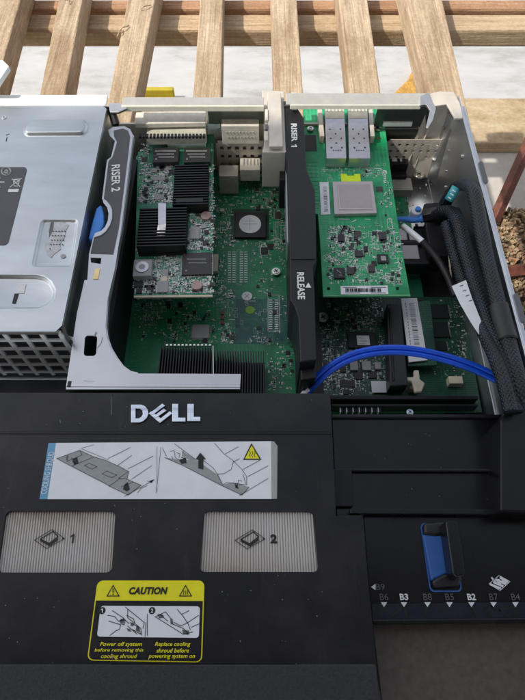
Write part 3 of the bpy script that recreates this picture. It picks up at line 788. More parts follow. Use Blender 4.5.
# coil, chips, capacitors
m = MB(); m.pb(133, 259, 151.5, 276, ZL+.005, .005, GREYE, AL); o = m.build('coil', nc, bevel=.0008)
m = MB(); m.pc(142, 266.5, 6.8, ZL+.0058, .0009, TIN, 28); m.pc(142, 266.5, 3.2, ZL+.006, .0003, GREYE, 20); m.build('coil_top', o, bevel=.0003)
chip('chip', nc, 182, 252.5, 211.5, 274.5, ZL+.002, .0019, CHIP, AL, 4, True, 2)
for x0, y0, x1, y1, mt in ((157,281,168,292,GREYE),(190,226.5,199.5,238.5,GREYE),(162,269,168,276,GREYE),(161,219+57,167,281,CREAM)): chip('chip', nc, x0, y0, x1, y1, ZL+.0016, .0016, mt, AL, 2)
for x, y in ((206,215),(197,285)):
    m = MB(); m.pc(x, y, 5.4, ZL+.003, .003, M('copper_can', (.42,.30,.27), .4, .5), 22); m.build('capacitor', nc, bevel=.0004)
for x0, y0, x1, y1 in ((134,281,143,287),(136,288,142,293),(152,176,165,180),(155,184,163,188),(151,168,157,172),(203,194-8,210,191),(201,178+46,206,228),(154,194,164,199)): chip('chip', nc, x0, y0, x1, y1, ZL+.001, .001, CHIPD if x0 < 150 else GREYE, AL, 2)
m = MB(); m.pb(149, 293, 152, 295, ZL+.0003, .0002, INK); m.build('notch', nc)

# ================================================================== FIBRE CHANNEL CARD (right)
ZF = .058
pA = P(410, 294, ZF); pB = P(384.5, 123, ZF)
AR = -math.atan2(pB[0]-pA[0], pB[1]-pA[1])*.6
fc = thing('fibre_channel_card', 'bright green card with two metal cages, large pinkish chip, right of the black riser', 'expansion card', (.06, .28, ZM))
m = MB(); m.pp([(303,108),(382,108),(384.5,123),(393,190),(402,250),(410,294),(323,294.5),(320,240),(318,214),(306,212),(304,160)], ZF, .0016, PCB_R, holes=[[(327,287),(330,287),(330,290),(327,290)],[(396,287),(399,287),(399,290),(396,290)]]); m.build('board', fc)
m = MB(); m.pp([(323,296.3),(410.5,296),(410.2,294.2),(323,294.7)], ZF-.0001, .0014, M('board_rim', (.10,.40,.18), .5)); m.build('board_edge', fc)
m = MB(); m.pb(305, 135, 316.5, 151, ZF+.0002, .0016, INK); m.build('connector_notch', fc)
exr = [(322,100,376,162),(330,179,378,215),(318,180,332,216),(340,172,362,182),(340,284,389,296),(333,266,346,279),(376,252,390,264),(303,100,322,215),(403,200,420,300),(322,216,372,226),(325,285,333,292),(394,285,402,292)]
m = MB()
scatter(m, 328, 222, 402, 284, 900, ZF, AR, exr, 71, .05, 20, .4, 1.0)
scatter(m, 324, 162, 384, 180, 90, ZF, AR, exr, 72, .02, 6); scatter(m, 376, 182, 392, 222, 60, ZF, AR, exr, 73, .02, 4)
stuff(m.build('small_components', fc))
m = MB(); silk(m, 328, 224, 400, 284, 110, ZF+.0001, exr, 74, w=.00018); silk(m, 320, 162, 384, 180, 26, ZF+.0001, exr, 75)
for y in (168, 170.5, 173): m.line([(362,y),(374,y+.3)], ZF+.0001, .0008, GREYL)
m.line([(322,170),(338,170)], ZF+.0001, .0005, WHITE)
m.line([(387,219),(391,218),(393,228),(388,229)], ZF+.0001, .0003, WHITE, True); m.line([(390,232),(393.5,231),(395,243),(391,243)], ZF+.0001, .0003, WHITE, True)
for (x, y, r) in ((327,258,4.2),(393,257,2.4),(372,278,2.0)):
    m.line([(x+r*math.cos(t*R(30)), y+r*.8*math.sin(t*R(30))) for t in range(12)], ZF+.0001, .0003, WHITE, True)
m.line([(324.5,256),(329.5,260)], ZF+.0001, .0003, WHITE); m.line([(329.5,256),(324.5,260)], ZF+.0001, .0003, WHITE)
# written marks
for x0, y0, x1, y1 in ((393,262,396,264),): pass
m.line([(395,263),(400,262),(398,267),(402,268),(397,272),(401,274)], ZF+.0001, .0007, WHITE)
m.line([(383,276),(388,276)], ZF+.0001, .0006, WHITE); m.line([(385.5,273),(386,281)], ZF+.0001, .0006, WHITE)
m.line([(391+3*math.cos(t*R(40)), 279+2.6*math.sin(t*R(40))) for t in range(7)], ZF+.0001, .0006, WHITE)
ptext(m, 'Emu', 383, 170, 387.5, 183, ZF+.0001, WHITE, rot=R(-90)-.15, bold=.02)
m.line([(339,219),(349,219.4)], ZF+.0001, .0012, GREYL); m.line([(352,222),(356,220)], ZF+.0001, .0005, WHITE); m.line([(365,219),(370,219.6)], ZF+.0001, .0005, WHITE)
m.build('silkscreen', fc)
m = MB()
for i in range(13): m.line([(306+i*.1, 162+i*3.8),(318, 162.4+i*3.8)], ZF+.00008, .0004, M('dark_trace', (.004,.10,.045), .5) if i == 0 else bpy.data.materials['dark_trace'])
m.build('edge_contacts', fc)
# cages
for k, (xa, xb, xc, xd) in enumerate(((325,344,326.5,346.5),(348,367,349,370.5))):
    m = MB(); zc = ZF+.0095
    m.pp([(xa,104),(xb,104),(xd,158),(xc,158)], zc, .0093, TIN)
    o = m.build('port_cage', fc, bevel=.0004)
    m = MB(); m.pp([(xa+.4,106),(xb-.3,106),(xb+.5,118),(xa+.8,118)], zc+.0003, .0003, CREAM)
    for i in range(5): m.pb(xa+1.5+i*3.6, 109, xa+3+i*3.6, 111, zc+.0005, .0003, GREYE)
    m.build('cage_band', o)
    m = MB()
    for j in range(4):
        for i in range(2 if j%2 == 0 else 1):
            x = xa+5+i*10.5+(5.2 if j%2 else 0)+j*.4; m.pc(x, 129+j*4.6, .85, zc+.0002, .0003, INK, 10)
    for i in range(2): m.pc(xa+6.5+i*10.5, 147.5, 1.0, zc+.0002, .0003, INK, 10)
    for i in range(4): m.pb(xa+8+i*2.3, 149.6, xa+9.4+i*2.3, 150.6, zc+.0002, .0002, INKG)
    m.build('cage_holes', o)
    m = MB()
    for i in range(6): m.pb(xa+2.6+i*3.1, 158, xa+4.4+i*3.1, 163.5, ZF+.001, .001, CREAM if i != 2 else GOLD)
    m.build('cage_pins', o)
for x0, x1 in ((318.5,323), (369,373.5)):
    m = MB(); m.pp([(x0-1,107),(x1-1,107),(x1+1.5,136),(x0+1.5,136)], ZF+.0075, .0073, WARMZ); m.build('bracket_post', fc, bevel=.0004)
for x in (310.5, 377.5): m = MB(); screw(m, x, 128, 3.2, ZF+.002); m.build('screw', fc)
m = MB(); m.pc(379, 138, 2, ZF+.0004, .0003, GOLD, 14, .4); m.build('via', fc)
m = MB(); m.pb(341, 174, 360.5, 181.5, ZF+.0006, .0004, FLUO, AR); m.pb(347, 173, 354, 175.5, ZF+.0007, .0005, PCB_R, AR); m.build('sticker', fc, label='fluorescent yellow green sticker')
# large chip with heat spreader
m = MB(); m.pp([(332.5,181.5),(372.5,181),(377,213),(334.5,214)], ZF+.0032, .003, LTPINK); o = m.build('main_chip', fc, bevel=.0003)
m = MB(); m.pp([(337,184.5),(370,184),(373,210),(339,210.5)], ZF+.0034, .0003, LTPINK2); m.build('heat_spreader', o, bevel=.0003)
m = MB(); m.line([(339.5,208.8),(372,208.4)], ZF+.0036, .0005, WHITE); m.line([(338,186),(340,208)], ZF+.0036, .0002, PAPER); m.build('spreader_edge', o)
m = MB(); m.pp([(319.5,182),(328.5,182),(330.5,214),(321,214.5)], ZF+.0007, .0006, PAPER); o = m.build('barcode_label', fc)
m = MB(); rd = random.Random(4)
for i in range(16): m.line([(323.5+i*.08, 187+i*1.6),(326.5+i*.08, 187+i*1.6)], ZF+.0008, rd.uniform(.0003,.0009), INKG)
m.build('print', o)
m = MB(); m.pp([(340.5,286),(387.5,285.5),(388.5,294),(341,294.2)], ZF+.0007, .0006, PAPER); o = m.build('barcode_label', fc)
m = MB()
x = 346
while x < 382: m.line([(x,288.6),(x,291.6)], ZF+.0008, rd.uniform(.0003,.0009), INK); x += rd.uniform(.9,1.9)
for y, a, b in ((287.3,343,356),(287.3,371,386),(292.9,345,360),(292.9,371,385)):
    x = a
    while x < b: m.line([(x,y),(x+.8,y)], ZF+.0008, .0005, INKG); x += 1.4
m.build('print', o)
for x0, y0, x1, y1, mt, lg in ((334,267.5,345,278,CHIPD,0),(377.5,254,388.5,262.5,CHIPD,0),(379,231.5,386.5,239,CHIP,2),(338,234,344.5,241,CHIPD,4),(368.5,264,375,271.5,CHIP,4),(347,267,354,274,CHIP,4),(355,250,363,256,CHIP,4),(354,235,358,239,CHIP,2),(364,246,368,251,CHIPD,2)):
    chip('chip', fc, x0, y0, x1, y1, ZF+.0016, .0016, mt, AR, lg)
m = MB(); m.line([(337,270),(341,273)], ZF+.0018, .0005, GREYL); m.line([(339,275),(342,275)], ZF+.0018, .0005, GREYL); m.pb(381,256,386,260.5,ZF+.0018,.0001,GREYE,AR); m.build('chip_print', fc)
# cover label strip at the card's right shoulder, below: grey steel slot frame

# ================================================================== BLACK RISER COVER
ZR = .078
rc = thing('riser_cover', 'long black plastic riser cover reading RISER 1 and RELEASE between the two cards', 'riser', (.022, .25, ZM))
m = MB(); m.pp([(283.5,103),(293,103),(297,107),(304,118),(305,150),(307,170),(315,190),(316,230),(316.5,262),(313,268),(314.5,290),(316.5,360),(300,362),(298.5,319),(294.5,306),(290,300),(289.5,256),(288,190),(287.5,162),(285.5,155),(284.5,140)], ZR, .045, BLK); m.build('body', rc, bevel=.0007)
m = MB(); m.pb(291,256,315,259,ZR+.0006,.0006,BLK); m.build('ridge', rc)
m = MB(); m.pp([(300,362),(316.5,360),(316,378),(301,380)], ZR-.01, .04, BLK); m.build('foot', rc, bevel=.0006)
m = MB(); one(m, 291.2, 144.2, 297.0, 147.6, ZR+.0002, WHITE, True); ptext(m, 'RISER', 291.2, 123.5, 297.2, 141.5, ZR+.0002, WHITE, rot=R(-90), bold=.035)
ptext(m, 'RELEASE', 297.3, 272.3, 304.6, 299.3, ZR+.0002, WHITE, rot=R(-90), bold=.03)
m.pp([(305.3,287.5),(311.3,287.5),(308.3,282.5)], ZR+.0003, .0001, WHITE)
m.build('lettering', rc)
m = MB(); m.pp([(283.5,101),(292,101),(292,106),(284,106)], ZR+.001, .003, CHIP); m.pp([(291,92),(297,92),(297,107),(292,107)], ZR+.004, .003, WARMZ); m.build('hook', rc, bevel=.0003)
m = MB(); m.pp([(285,152),(287,152),(289,180),(289.5,230),(291,252),(287,240),(286,190)], ZR-.012, .02, ZINC); m.pp([(290,170),(292,168),(291,168)], ZR-.012, .01, ZINC); m.build('metal_edge', rc)
m = MB(); m.pp([(279,158),(286,158),(287,180),(280,180)], .060, .03, BLK); m.build('connector', rc, bevel=.0004)

# ================================================================== RISER ARM (left)
ZA = .080
ra = thing('riser_bracket', 'L shaped pale steel bracket with a dark RISER 2 label and blue latch', 'bracket', (-.1, .2, .06))
arm = [(66,386.5),(77,313),(84.5,280),(87.3,280),(88.6,262),(89,254),(93.5,236),(101,234),(106.5,228),(110,221),(111,213),(109,206),(105,201),(102,199),(107,160),(111,157),(115,141),(110,136),(108,130),(113,127),(124,126),(130,129),(133,135),(131,150),(126,190),(121,230),(115,268),(107.5,300),(105.5,327),(107,338),(111,349),(117,359),(123.5,367),(131,372),(138,373.5),(241,374),(240,387)]
slot = rrect(85,335.5,97.5,356,3.2,4,sk=-1.5)
gap1 = [(90.5,257.5),(101.5,258),(100.5,264),(91,262.5)]
m = MB(); m.pp(arm, ZA, .0012, ARM, holes=[slot, gap1])
m.pp([(66,386.5),(240,387),(240,389),(66,389.3)], ZA-.0004, .010, ARM)
m.build('plate', ra)
m = MB(); b0 = [(113.5,268),(121,230),(131,150),(133,135),(134,135.5),(132,150),(122,230),(114.5,269),(108.5,300),(107,327),(108.5,338),(112,348),(118,358),(124,366),(131,371),(138,372.5),(138,373.5),(131,372),(123.5,367),(117,359),(111,349),(107,338),(105.5,327),(107.5,300)]
m.pp(b0, ZA-.001, .004, ARM); m.build('folded_edge', ra)
lab = [(90.5,253),(94,237.5),(102,235.5),(108.5,229.5),(112,221),(113,213),(111,205.5),(106.5,200.5),(103.8,198.3),(108.5,161),(112.5,157),(117,142),(114,136),(113.5,130.5),(123,128.5),(128,130.5),(130,136),(128.5,150),(123.5,190),(118.5,228),(113,254)]
m = MB(); m.pp(lab, ZA+.0004, .0004, LABK); o = m.build('dark_label', ra)
m = MB(); ptext(m, 'RISER 2', 111.5, 164.5, 120, 191.5, ZA+.0006, GREYL if False else WHITE, rot=R(-90), bold=.02, ang=.13); m.build('lettering', o)
m = MB(); m.pp([(102.5,199.5),(106,200),(110,204.5),(112.3,210),(112.3,218),(110,225),(106,231),(101,235),(93.5,237.5),(94.5,233),(101,230.5),(105,226.5),(107.8,220),(108.4,213),(107,207),(103,202)], ZA+.0012, .0025, ARM); m.build('finger_rim', ra, bevel=.0003)
m = MB(); m.pp([(101,204),(96,208),(92,222),(88,238),(92,240),(99,234),(104,224),(103.5,212)], ZA-.0005, .012, BLUE)
m.build('latch', ra, bevel=.0012)
m = MB(); m.pp([(103,206),(100,212),(100,226),(96,234),(104,228),(108,218),(107,209)], ZA-.006, .006, INK); m.build('latch_recess', ra)
m = MB(); m.pb(94, 268.5, 99, 279, ZA+.0004, .0015, GOLD); m.build('gold_contact', ra)
m = MB(); m.pb(67.5, 381, 71, 386.5, ZA+.0002, .0006, INK); m.line([(84,380.5),(93,380.5)], ZA+.0003, .0003, WHITE); m.line([(97,348),(101,343),(102.5,337)], ZA+.0003, .0003, GREYE); m.line([(94,336),(96,332)], ZA+.0005, .0007, GREYE); m.build('wear_marks', ra)

# ================================================================== POWER SUPPLY CAGE
ZP = .0862
pc_ = thing('power_supply_cage', 'steel power supply cage with pressed lid and mesh front at the left', 'power supply cage', (-.19, .25, .0015))
XR = -.1155; YF = P(30, 331.5, ZP)[1]; YB = P(60, 106, ZP)[1]
m = MB()
recess = quadr((41,219),(79,219),(72,267),(31,267), .12)
bigst = [P(-30,274,ZP)]+[P(x,y,ZP) for x,y in ((36,274),(45,276),(52,281),(56,289),(55,298),(48,305),(38,309))]+[P(-40,309.5,ZP)]
slot1 = [P(x,y,ZP) for x,y in quadr((27,120),(90,120),(88,136.5),(21,137), .12)]
lidpts = [(-.292, YF), (XR-.003, YF), (XR, YF+.004), (XR, YB-.003), (XR-.003, YB), (-.292, YB)]
m.prism(lidpts, ZP-.0012, ZP, LID, holes=[[P(x,y,ZP) for x,y in recess], bigst, slot1])
lid = m.build('lid', pc_)
def dish(pts, depth, name, shrink=.9, mat=LID):
    pts = orient(pts); n = len(pts); mm = MB(); nr = []
    for i in range(n):
        a, c = Vector(pts[i-1]), Vector(pts[(i+1) % n]); d = (c-a).normalized(); nr.append(Vector((-d.y, d.x)))
    K = 6; base = len(mm.v); k = mm.mi(mat)
    for q in range(K+1):
        t = q/K; h = depth*(.5-.5*math.cos(math.pi*t))
        for i in range(n): mm.v.append((pts[i][0]+nr[i].x*shrink*t, pts[i][1]+nr[i].y*shrink*t, ZP+h))
    for q in range(K):
        for i in range(n):
            j = (i+1) % n; mm.f.append((q*n+i, q*n+j, (q+1)*n+j, (q+1)*n+i)); mm.m.append(k)
    mm.f.append(tuple(K*n+i for i in range(n))); mm.m.append(k)
    return mm.build(name, lid, smooth=True)
dish([P(x,y,ZP) for x,y in recess], -.0014, 'pressed_panel', .0022)
dish(bigst, -.0020, 'pressed_panel', .003)
dish(slot1, .0022, 'pressed_rib', .0030)
for name_, par, zz_, box_, n_, mt_ in (('scratches', lid, ZP+.00015, (2,112,104,326), 46, NICK), ('scuffs', lid, ZP+.0002, (2,112,104,326), 16, INKG)):
    m = MB(); rd = random.Random(n_)
    for _ in range(n_):
        x = rd.uniform(box_[0], box_[2]); y = rd.uniform(box_[1], box_[3]); a = rd.gauss(.3, .5); l = rd.expovariate(1/5)
        if P(x+l+2, y, ZP)[0] > XR-.006 or inside(x, y, [(-5,160,34,250),(26,212,84,272),(-5,268,62,314),(16,114,95,141)]): continue
        m.line([(x, y), (x+l*math.cos(a), y+l*math.sin(a))], zz_, .00008, mt_)
    stuff(m.build(name_, par))
# side of cage
m = MB(); m.bx(XR-.0012, XR, YF+.003, YB-.002, .0015, ZP-.0013, LID); m.build('side_panel', pc_, bevel=.0004)
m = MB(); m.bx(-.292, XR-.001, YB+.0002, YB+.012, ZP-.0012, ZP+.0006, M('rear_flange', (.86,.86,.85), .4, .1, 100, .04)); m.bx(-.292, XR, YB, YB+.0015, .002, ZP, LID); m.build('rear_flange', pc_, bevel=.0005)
m = MB(); m.pp([(108,103),(122,103),(127,108),(118,112),(110,112)], ZP-.001, .002, NICK); m.tube([(*P(111,108,.082), .082), (*P(116,124,.079), .079), (*P(119,130,.070), .070)], .003, HEAT, 8); m.build('hinge', pc_, bevel=.0003)
# front: real bars of a mesh, leaning back, top rail and dark inside
m = MB(); ZB0 = .028; w = .0019
n = 17; pitch = .0108
for i in range(n):
    X = XR-.002-i*pitch; m.bx(X-w/2*1.3, X+w/2*1.3, YF+.0005, YF+.0018, ZB0, ZP-.002, MESHM)
for j in range(6):
    Z = ZP-.012-j*.0105; m.bx(-.292, XR-.001, YF+.0006, YF+.0017, Z-w/2*1.2, Z+w/2*1.2, MESHM)
m.build('mesh_front', pc_)
m = MB(); m.bx(-.292, XR-.002, YF-.0002, YF+.0006, ZP-.0035, ZP-.0008, NICK); m.build('front_lip', pc_, bevel=.0003)
m = MB(); m.bx(-.290, XR-.006, YF+.02, YB-.004, .004, ZP-.004, CHIPD); m.build('power_supply', pc_)
# lid details
m = MB(); m.pp(quadr((-38,167),(27.5,167),(7.5,245),(-62,245), .06), ZP+.0003, .0003, LABK); o = m.build('dark_label', lid)
m = MB(); zq = ZP+.0005
m.line([(6+4.6*math.cos(t*R(20)), 171.2+3.9*math.sin(t*R(20))) for t in range(18)], zq, .0009, WHITE, True)
m.line([(4,172.5),(6,169.5),(8,171),(5,173),(8,173)], zq, .0004, WHITE)
m.line([(12,179),(20,186.5)], zq, .0005, WHITE); m.line([(21.5,178.5),(10,187)], zq, .0005, WHITE)
m.line([(13.5,180),(19.5,180),(18,186),(14,186)], zq, .0005, WHITE, True); m.line([(13,179.5),(20,179)], zq, .0006, WHITE)
m.pp([(8.5,189),(19,189),(18,192),(7.8,192)], zq, .0001, WHITE)
m.line([(-2,182),(4,182)], zq, .0009, WHITE); m.line([(-3,178),(0,178)], zq, .0006, WHITE); m.line([(-3,187),(0,187)], zq, .0006, WHITE)
m.build('print', o)
m = MB(); torn = [(50,222),(55,219),(57,224),(62,221),(66,223),(69,225),(66,230),(64,238),(60,244),(61,249),(54,254),(51,258),(47,254),(44,247),(47,240),(48,231)]
m.pp(torn, ZP-.0011, .0002, RSTK)
for i in range(5):
    for j in range(5):
        x = 53+i*2.9-j*.8; y = 231+j*4.4
        if j == 4 and i > 0: continue
        m.line([(x, y), (x+.8, y+.6)], ZP-.0010, .0006, INK)
m.pp([(51,221),(54,221),(53,230),(49,238),(49,231)], ZP-.0010, .0001, INKG)
m.pc(63, 256, 2.6, ZP-.0010, .0001, GREYE, 12)
m.build('torn_sticker', lid)
m = MB(); m.pp([(17,285),(26,284),(24,293),(18,293)], ZP-.0016, .0003, WHITE); m.pp([(14.5,293.5),(18.5,293.5),(15.5,303),(12,303)], ZP-.0016, .0003, INK); m.build('tab_hole', lid)
m = MB(); m.pc(4, 117, 2.4, ZP+.0004, .0004, NICK, 16, .4); m.line([(6,135),(9,134)], ZP+.0002, .0005, INK); m.line([(7,137),(6,141)], ZP+.0002, .0005, INK); m.build('rivet', lid)
m = MB(); m.pp([(62,325),(65,325),(66.5,333),(71,339),(69,341),(63,334)], ZP+.0002, .004, INK); m.pp([(66,335),(76,338),(76,341),(68,340)], ZP-.008, .001, NICK); m.build('corner_tab', pc_)

# ================================================================== BLUE FLAT CABLE
def spline(pts, n=10):
    out = []
    for i in range(len(pts)-1):
        p0, p1, p2, p3 = pts[max(i-1,0)], pts[i], pts[i+1], pts[min(i+2, len(pts)-1)]
        for k in range(n):
            t = k/n; out.append(tuple(.5*((2*b)+(-a+c)*t+(2*a-5*b+4*c-d)*t*t+(-a+3*b-3*c+d)*t**3) for a, b, c, d in zip(p0, p1, p2, p3)))
    out.append(tuple(pts[-1])); return out
def w3(l, xmax=9):
    out = []
    for x, y, z in l:
        while P(x, y, z)[0] > xmax and z < .086: z += .001
        out.append((min(P(x, y, z)[0], xmax), P(x, y, z)[1], z))
    return out
bc = thing('blue_cable', 'flat bright blue data cable arching across the dark storage card', 'cable', (.06, .17, .03))
path = spline(w3([(306,392,.052),(314,383,.058),(328,370,.064),(345,359.5,.068),(364,353,.070),(388,350,.071),(415,351.5,.071),(445,358,.069),(472,367,.067),(490,375,.066),(505,382,.066)], XW-.004), 8)
for s_ in (-1, 1):
    m = MB(); pp = []
    for i, p in enumerate(path):
        a = Vector(path[max(i-1,0)]); b = Vector(path[min(i+1,len(path)-1)]); d = (b-a).normalized(); side = Vector((-d.y, d.x, 0)).normalized()
        tilt = Vector((side.x, side.y, .35)); pp.append(Vector(p)+tilt*s_*.0015)
    m.tube(pp, .0016, BLUEC, 12); m.build('strand', bc, smooth=True)
m = MB(); m.tube(w3([(303,396,.050),(306.5,391.5,.0525),(309.5,388.3,.0548)]), .0024, PAPER, 10, .7); m.build('white_end', bc, smooth=True)

# ================================================================== BRAIDED CABLES
c1 = thing('braided_cable', 'thick black braided cable looping highest along the right wall, with a teal marker', 'cable', (.13, .25, .03), 'braided cables along the right wall')
p1 = spline(w3([(444,207,.044),(449,196,.056),(456,187,.066),(465,185,.069),(473,190,.070),(478,204,.069),(481,228,.067),(487,258,.066),(495,290,.067),(504,325,.068),(513,360,.072),(522,395,.074),(520,410,.060)], XW-.0066), 8)
m = MB(); m.tube(p1, .0047, BRAID, 20, .85); m.build('sleeve', c1, smooth=True)
m = MB(); q1 = w3([(448.5,200,.066),(453,193,.071),(456.5,187,.0745)]); m.tube(q1, .0032, TEAL, 10, .6); m.build('marker', c1, smooth=True)
m = MB()
for t in ((449.5,198),(452,194.5),(454,191)): m.tube(w3([(t[0]-1.5,t[1]-1,.0745),(t[0]+1.5,t[1]+1,.0745)]), .0004, WHITE, 6)
m.build('marker_print', c1)
c2 = thing('braided_cable', 'second thick black braided cable, lying nearer the white tag', 'cable', (.12, .2, .03), 'braided cables along the right wall')
p2 = spline(w3([(436,215,.044),(444,211,.054),(452,213,.058),(459,224,.058),(464,245,.057),(471,270,.057),(479,296,.058),(489,325,.060),(499,352,.063),(508,380,.066),(514,412,.055)], XW-.012), 8)
m = MB(); m.tube(p2, .0048, BRAID, 20, .85); m.build('sleeve', c2, smooth=True)
m = MB(); m.tube(w3([(425,214,.036),(437,213,.040),(445,216,.042)]), .008, BLK, 10); m.pb(428, 222, 450, 256, .038, .02, BLK); m.build('plug', c2, bevel=.0006)
c3 = thing('braided_cable', 'thin black braided cable tucked between wall and the other two', 'cable', (.13, .2, .03), 'braided cables along the right wall')
p3 = spline(w3([(455,212,.036),(466,240,.040),(478,280,.042),(489,315,.042),(500,345,.052),(512,385,.060),(520,430,.060)], XW-.005), 8)
m = MB(); m.tube(p3, .0042, BRAID, 14); m.build('sleeve', c3, smooth=True)
m = MB(); m.tube(spline(w3([(499,306,.0675),(503,322,.068),(508,340,.070)], XW-.0066)), .0056, WIRE, 16, .88); m.build('tape_wrap', c1, smooth=True)
c4 = thing('braided_cable', 'black braided cable running lowest, closest to the dark storage card', 'cable', (.13, .2, .03), 'braided cables along the right wall')
p4 = spline(w3([(446,224,.040),(452,246,.044),(461,276,.046),(472,306,.049),(485,335,.053),(497,362,.056),(507,388,.058),(512,412,.050)], XW-.016), 8)
m = MB(); m.tube(p4, .0040, BRAID, 14); m.build('sleeve', c4, smooth=True)
# blue latch with white knob
bl = thing('blue_latch', 'blue plastic lever with a white knob beside the fibre channel card', 'latch', (.1, .29, .014))
m = MB(); m.tube(spline(w3([(396,219,.034),(405,219,.034),(413,220,.034),(420,219,.034),(427,215,.035),(434,214,.036)])), [.0022]*10+[.0026]*20+[.0038]*21, BLUE, 12, .7); m.build('lever', bl, smooth=True)
m = MB(); m.pc(417, 210, 5.8, .038, .006, PAPER, 24); m.build('knob', bl, bevel=.0008)
m = MB(); m.pc(418.5, 208, 2.8, .0405, .004, BLUE, 16); m.build('pin', bl, bevel=.0006)
# thin power cable with white sleeve
tc_ = thing('thin_cable', 'thin twisted black cable with a white plastic sleeve near the blue latch', 'cable', (.1, .25, .03))
m = MB(); m.tube(spline(w3([(403,226,.048),(412,233,.050),(423,242,.052)])), .0022, PAPER, 12); m.build('white_sleeve', tc_, smooth=True)
m = MB(); m.tube(spline(w3([(422,241,.052),(430,250,.050),(440,263,.048),(449,280,.046),(455,296,.044)])), .0024, WIRE, 12); m.build('cord', tc_, smooth=True)
m = MB(); m.tube(spline(w3([(448,230,.036),(449,255,.038),(452,285,.040)])), .0007, CREAM, 8); m.build('inner_wire', tc_, smooth=True)
tg = MB()
zt_ = .078
tg.pp([(452,286),(466,280),(472,298),(480,318),(493,350),(481,337),(471,322),(460,303)], zt_, .0005, PAPER)
for (x, y) in ((459,286),(462,291),(465,296),(468,301)): tg.line([(x+1,y),(x+4,y-1)], zt_+.0002, .0005, INKG)
tag(tg.build('cable_tag'), 'long pointed white paper tag hanging on the black cables', 'cable tag')

# ================================================================== COOLING SHROUD
ZH = .080
ss = thing('cooling_shroud', 'black plastic cooling shroud with caution label and two ribbed windows', 'cooling shroud', (-.02, .05, ZM))
YS = P(165, 392.5, ZH)[1]
def Xat(px, py, z): return P(px, py, z)[0]
win1 = quadr((6,511),(115.5,511),(111.5,572.5),(-3,572.5), .05)
win2 = quadr((203.5,511),(313.5,511.5),(318.5,572),(199.5,572), .05)
top = [(-90,392.5),(330,393.5),(332,430),(336,516),(363,516),(366,560),(374,640),(382,720),(-140,720),(-120,560)]
m = MB(); m.pp(top, ZH, .0022, SHR, holes=[win1, win2])
xa = P(330,393.5,ZH); xb = P(336,516,ZH)
m.bx(P(-90,392.5,ZH)[0], xa[0], YS-.002, YS-.0001, .030, ZH-.0023, SHR)
# vertical skirt on the right of the raised part
for a, b in (((330,393.5),(336,516)), ((336,516),(363,516)), ((363,516),(382,720))):
    p, q = P(*a, ZH), P(*b, ZH); d = Vector((q[0]-p[0], q[1]-p[1])).normalized(); nn = Vector((d.y, -d.x))*.002
    m.prism([p, q, (q[0]+nn.x, q[1]+nn.y), (p[0]+nn.x, p[1]+nn.y)], .055, ZH-.0023, SHR)
m.build('top_panel', ss)
m = MB(); m.line([(-60,431),(330,431)], ZH+.0001, .0006, SHRS); m.pp([(-60,432.2),(331,432.6),(331,434),(-60,433.6)], ZH+.0004, .0004, SHRS); m.build('top_ridge', ss)
m = MB(); m.pp([(-90,664),(376,664),(382,720),(-110,720)], ZH+.0016, .0016, COARSE); m.build('textured_band', ss, bevel=.0008)
m = MB(); m.pp([(110,662.6),(300,662.6),(300,663.8),(110,663.8)], ZH+.0014, .0006, SHRS); m.build('seam', ss, bevel=.0002)
# lower right deck
Z2 = .066
m = MB()
y_a = P(430, 413, Z2)[1]
m.pp([(331,414),(560,414),(560,519),(336,519)], Z2-.002, .002, SHRS)
m.pp([(331,414),(500,414),(500,418),(331,418)], Z2-.0002, .004, SHR)
m.pp([(332,468.5),(352,468.5),(353,507),(334,507)], Z2+.0006, .002, SHR)
m.pp([(352,468.5),(560,468.5),(560,471.5),(352,471.5)], Z2+.0006, .002, SHR)
m.build('rear_deck', ss, bevel=.0007)
m = MB(); Z3 = .0685
m.pp([(350,508.5),(560,509.5),(560,515),(350,514)], Z3+.003, .012, SHRS); m.pp([(337,515),(362,515),(362,517),(337,517)], Z3+.003, .01, SHRS); m.build('cross_ridge', ss, bevel=.0009)
m = MB(); m.pp([(500,512),(500,420),(512,405),(524,393),(534,392),(575,505),(575,512)], .082, .03, SHRS); m.build('corner_block', ss, bevel=.001)
Z4 = .067
# front deck that carries the memory legends
hand_hole = quadr((424,525),(455,525),(459,578),(430,578), .12)
m = MB(); m.pp([(364,515),(560,515),(560,618),(372,620)], Z4, .0025, SHRS, holes=[hand_hole]); m.build('memory_deck', ss)
m = MB(); m.pp([(372,604),(560,602),(560,619),(373,621)], Z4+.0003, .0003, M('dark_blue_film', (.012,.014,.028), .3, 0, 120, .4)); m.build('deck_band', ss)
m = MB()
for a, b in (((383,606),(374,612)),((404,606),(407,618)),((404,606),(392,616)),((427,606),(424,618)),((472,606),(478,618)),((449,606),(440,612)),((492,606),(508,616)),((515,606),(500,610)),((492,606),(486,612))):
    m.line([a, b], Z4+.00045, .0011, INK)
m.build('deck_markings', ss)
m = MB(); m.pp([(371,619),(560,617),(560,623),(372,625)], Z4+.004, .006, SHRS); m.build('front_lip', ss, bevel=.0008)
m = MB(); m.pp([(372,624),(560,622),(560,720),(384,720)], Z4-.006, .003, GREYP); m.build('front_panel', ss, bevel=.0005)
